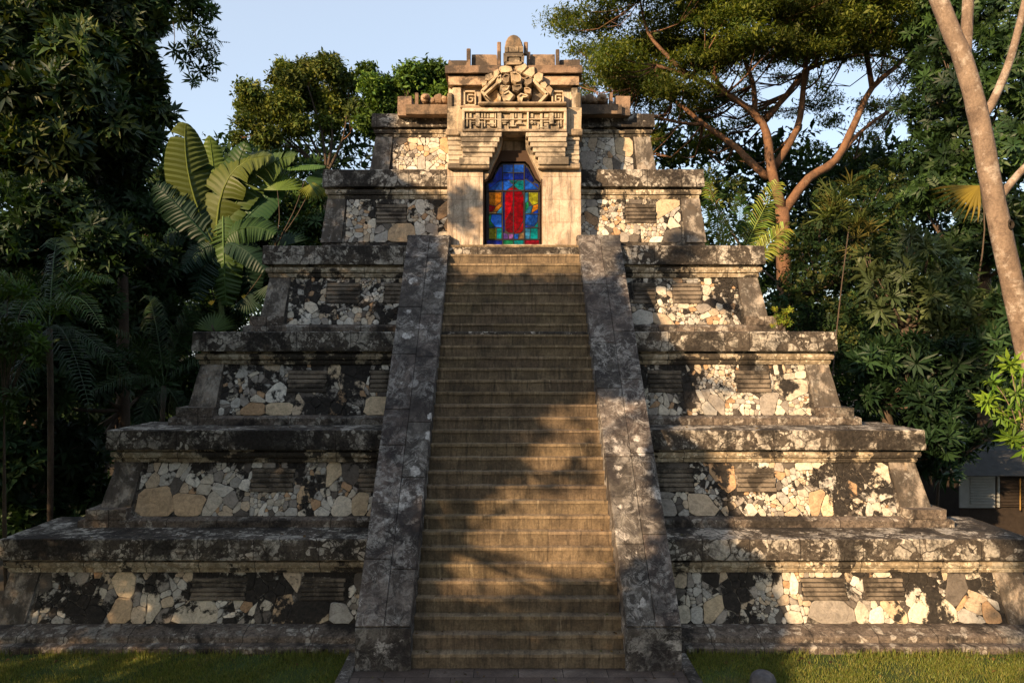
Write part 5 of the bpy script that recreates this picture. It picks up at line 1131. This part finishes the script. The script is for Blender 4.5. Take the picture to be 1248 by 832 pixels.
for sd, x0 in ((-1, -160), (1, 1090)):
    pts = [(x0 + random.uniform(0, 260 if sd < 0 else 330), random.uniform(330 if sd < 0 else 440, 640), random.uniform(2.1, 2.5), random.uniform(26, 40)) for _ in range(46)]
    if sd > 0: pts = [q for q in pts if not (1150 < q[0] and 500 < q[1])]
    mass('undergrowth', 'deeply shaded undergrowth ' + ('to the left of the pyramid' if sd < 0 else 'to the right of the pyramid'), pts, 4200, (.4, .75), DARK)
# ---- trees beyond the left edge whose crowns shade the left half of the pyramid
def inpoly(x, y, poly):
    c = False; j = len(poly) - 1
    for i in range(len(poly)):
        if (poly[i][1] > y) != (poly[j][1] > y) and x < (poly[j][0] - poly[i][0]) * (y - poly[i][1]) / (poly[j][1] - poly[i][1]) + poly[i][0]: c = not c
        j = i
    return c
LIT = [[(522, 20), (1248, 20), (1248, 330), (860, 330), (704, 345), (704, 300), (690, 338), (578, 338), (560, 318), (548, 292), (546, 240), (505, 225), (490, 200)],
       [(556, 612), (600, 604), (640, 614), (670, 600), (742, 604), (750, 700), (700, 712), (650, 727), (560, 727), (548, 700), (540, 640)], [(655, 548), (672, 515), (700, 498), (735, 496), (740, 540), (712, 548), (690, 575), (664, 580)],
       [(738, 500), (800, 500), (812, 640), (800, 690), (745, 680)],
       [(865, 330), (1248, 330), (1248, 900), (1000, 900), (975, 770), (915, 650), (845, 520), (840, 440), (800, 380), (770, 350)]]
HOLES = [(430, 175, 14), (470, 110, 14), (520, 100, 16), (1000, 560, 0), (640, 535, 10), (560, 545, 10), (615, 600, 8)]
DAP = [(605, 700, 7), (650, 590, 8), (700, 575, 7), (725, 655, 8), (670, 705, 6), (585, 665, 6), (690, 520, 6), (720, 590, 6), (630, 640, 6), (870, 470, 14), (790, 330, 24), (840, 300, 16), (700, 620, 12), (600, 640, 10), (910, 440, 12), (660, 660, 9), (760, 590, 12), (575, 250, 22), (565, 275, 18), (880, 370, 14), (700, 690, 10), (600, 625, 9), (640, 665, 7), (1180, 690, 12), (620, 500, 0), (720, 545, 9), (690, 530, 8)]
def is_lit(px, py):
    l = any(inpoly(px, py, q) for q in LIT) or any((px - a) ** 2 + (py - b) ** 2 < r * r for a, b, r in HOLES)
    if l and any(((px - a) / 1.5) ** 2 + (py - b) ** 2 < r * r for a, b, r in DAP): l = False
    return l
def facade_y(x, z):
    """depth of the pyramid's front at height z"""
    if abs(x) < 1.95 and z < 8.6: return z / R * T
    if abs(x) < 2.9 and z < 8.9: return max(-.08, (z - .8) / 1.3)
    if z > 8.6 and abs(x - .05) < 1.85: return YT
    for i in range(6):
        if z < ZT[i] - .12: return YF[i] - (.3 if i < 4 else .05)
    return YF[5]
def blocks_light(p, m=.0):
    return any(_blocks((p[0] + a, p[1], p[2] + b)) for a, b in (((0, 0),) if m == 0 else ((0, 0), (m, 0), (-m, 0), (0, m), (0, -m))))
def _blocks(p):
    """follow the sun ray on from p: does it land on something the photo shows sunlit?"""
    x, y, z = p
    for k in range(90):
        s_ = k * .5; X, Y, Z = x + .95 * s_, y + s_, z - .5 * s_
        if 2.3 < Y < 3.4 and 3.5 < Z < 13.5 and abs(X - (12.0 - (Z - 2.6) * .27)) < .75: return True       # the slender tree
        if 9.5 < Y < 13 and -12 < X < -5 and Z > 8.5: return True                # the banana plant
        if 14 < Y < 28 and -16 < X < 22 and Z > 8.5: return True                 # the tall trees behind
        if Z < 0: return is_lit(*proj((X, Y, 0))[:2]) if abs(X) < 12 and Y > -3 else False
        if Y > -.2 and abs(X) < 10.6 and Y < 9 and Y >= facade_y(X, Z) and Z < 13.5:
            q = proj((X, Y, Z)); return is_lit(q[0], q[1]) and Z > 0
    return False
def in_view(p, m=110):
    q = proj(p); return (q[2] > .02 and -m < q[0] < 1248 + m and -m < q[1] < 832 + m) or (Vector(p) - Vector((CX0, -D, EYE))).length < 4.5
tgt = []
rs = random.Random(11)
while len(tgt) < 40000:
    u = rs.random()
    if u < .14:
        i = rs.randrange(5); x, y, z = rs.uniform(-HW[i], HW[i]), YF[i] + rs.uniform(-.4, .9), ZT[i] - rs.choice([0, 0, rs.uniform(0, .4)])
        if is_lit(*proj((x, y, z))[:2]): continue
        p = Vector((x, y, z)) - Vector((.95, 1, -.5)) * rs.uniform(7, 14)
    elif u < .70:
        x, z = (rs.uniform(-11, 11) if u < .58 else rs.uniform(2.9, 6.5)), rs.uniform(-.6, 13.2); y = facade_y(x, max(z, 0)) if z > 0 else rs.uniform(-2, 1); z = max(z, 0)
        px, py, d = proj((x, y, z))
        if z > 8.6 and abs(x) > 5.6: continue
        if is_lit(px, py): continue
        y -= rs.choice([0, 0, rs.uniform(0, .45)])
        p = Vector((x, y, z)) - Vector((.95, 1, -.5)) * rs.uniform(7, 14)
    elif u < .86:                        # the wood on the left stands in the same shade
        px, py = rs.uniform(-60, 330), rs.uniform(60, 640); dd = rs.choice([rs.uniform(1.5, 2.1), rs.uniform(1.15, 1.5)])
        if py < 215 + .15 * px and rs.random() < .75: continue
        if px > 210 and py < 330: continue
        p = P(px, py, dd) - Vector((.95, 1, -.5)) * rs.uniform(6, 13)
    else:                                # part of the thicket on the right
        px, py = rs.uniform(900, 1240), rs.uniform(200, 620)
        if 1050 < px < 1185 and 285 < py < 410 and rs.random() < .6: continue
        p = P(px, py, rs.uniform(1.5, 2.1)) - Vector((.95, 1, -.5)) * rs.uniform(19, 25)
    if p.z < .5 or in_view(p) or blocks_light(p, .22): continue
    tgt.append(p)
# the grove added unseen behind and above the viewpoint, to hold back sky light
grove = [(-24, -20, 13, 6), (-14, -26, 15, 6), (-4, -28, 16, 7), (7, -27, 15, 7), (17, -24, 14, 6.5), (25, -16, 14, 7), (28, -4, 13, 6), (-26, -8, 13, 6), (-27, 4, 12, 5.5), (2, -17, 16.5, 5.5), (13, -12, 17, 5.5), (-19, -17, 16.5, 6)]
tgt = np.array([tuple(p) for p in tgt])
centers = [(-11.5, -7.5), (-15.0, -11.0), (-17.5, -5.0)]
lab = ['leafy shade tree beyond the left edge whose crown shades the lower tiers', 'leafy shade tree beside the camera whose crown dapples the stairway', 'outermost leafy shade tree beyond the left edge']
own = np.argmin(np.stack([((tgt[:, 0] - a) ** 2 + (tgt[:, 1] - b) ** 2) for a, b in centers]), 0)
for i, (a, b) in enumerate(centers):
    pts = tgt[own == i]
    if len(pts) < 50: continue
    t = plant('shade_tree', lab[i], 'tree', (a, b, 0)); zt = float(np.percentile(pts[:, 2], 60))
    L = [([(a, b, 0), (a + .2, b, zt * .5), (a, b + .1, zt)], [.3, .24, .14])]
    for _ in range(14):
        e = pts[rng.integers(0, len(pts))]; L.append(([(a, b, zt * .6), ((a + e[0]) / 2, (b + e[1]) / 2, (zt * .6 + e[2]) / 2 + .3), tuple(e)], [.07, .045, .015]))
    wood('trunk', L, BK_DARK, t, 7)
    C_ = palette(len(pts), GREEN); V, Q, Cc = scatter([clump(6, .4, .34, .14)], pts, frames(np.tile([0, 0, 1.0], (len(pts), 1)), .1, 1.0), rng.uniform(.42, .62, len(pts)), C_); _cr('crown', V, Q, Cc, M_LEAF, t)

for i, (a, b, h, r) in enumerate(grove):
    t = plant('sky_block_tree', 'tall leafy tree added out of view to dim the sky light on the stairs', 'tree', (a, b, 0), 'unseen trees added around the viewpoint to dim the sky light')
    cl = [((a + rs.uniform(-.6, .6) * r, b + rs.uniform(-.6, .6) * r, h + rs.uniform(-.55, .45) * r), (r * rs.uniform(.35, .6),) * 3) for _ in range(12)]
    if h < 15.9: cl += [((a + rs.uniform(-.6, .6) * r, b + rs.uniform(-.6, .6) * r, h * rs.uniform(.25, .5)), (r * .4,) * 3) for _ in range(5)]
    wood('trunk', [([(a, b, 0), (a + .3, b, h * .5), (a, b + .2, h)], [.4, .3, .15])], BK_DARK, t, 8)
    crown('crown', cl, 800, [clump(7, .5, .36, .5)], (1.0, 1.7), GREEN, M_LEAF, t, .2, keep=lambda p: not in_view(p, 160) and not blocks_light(p, .8))
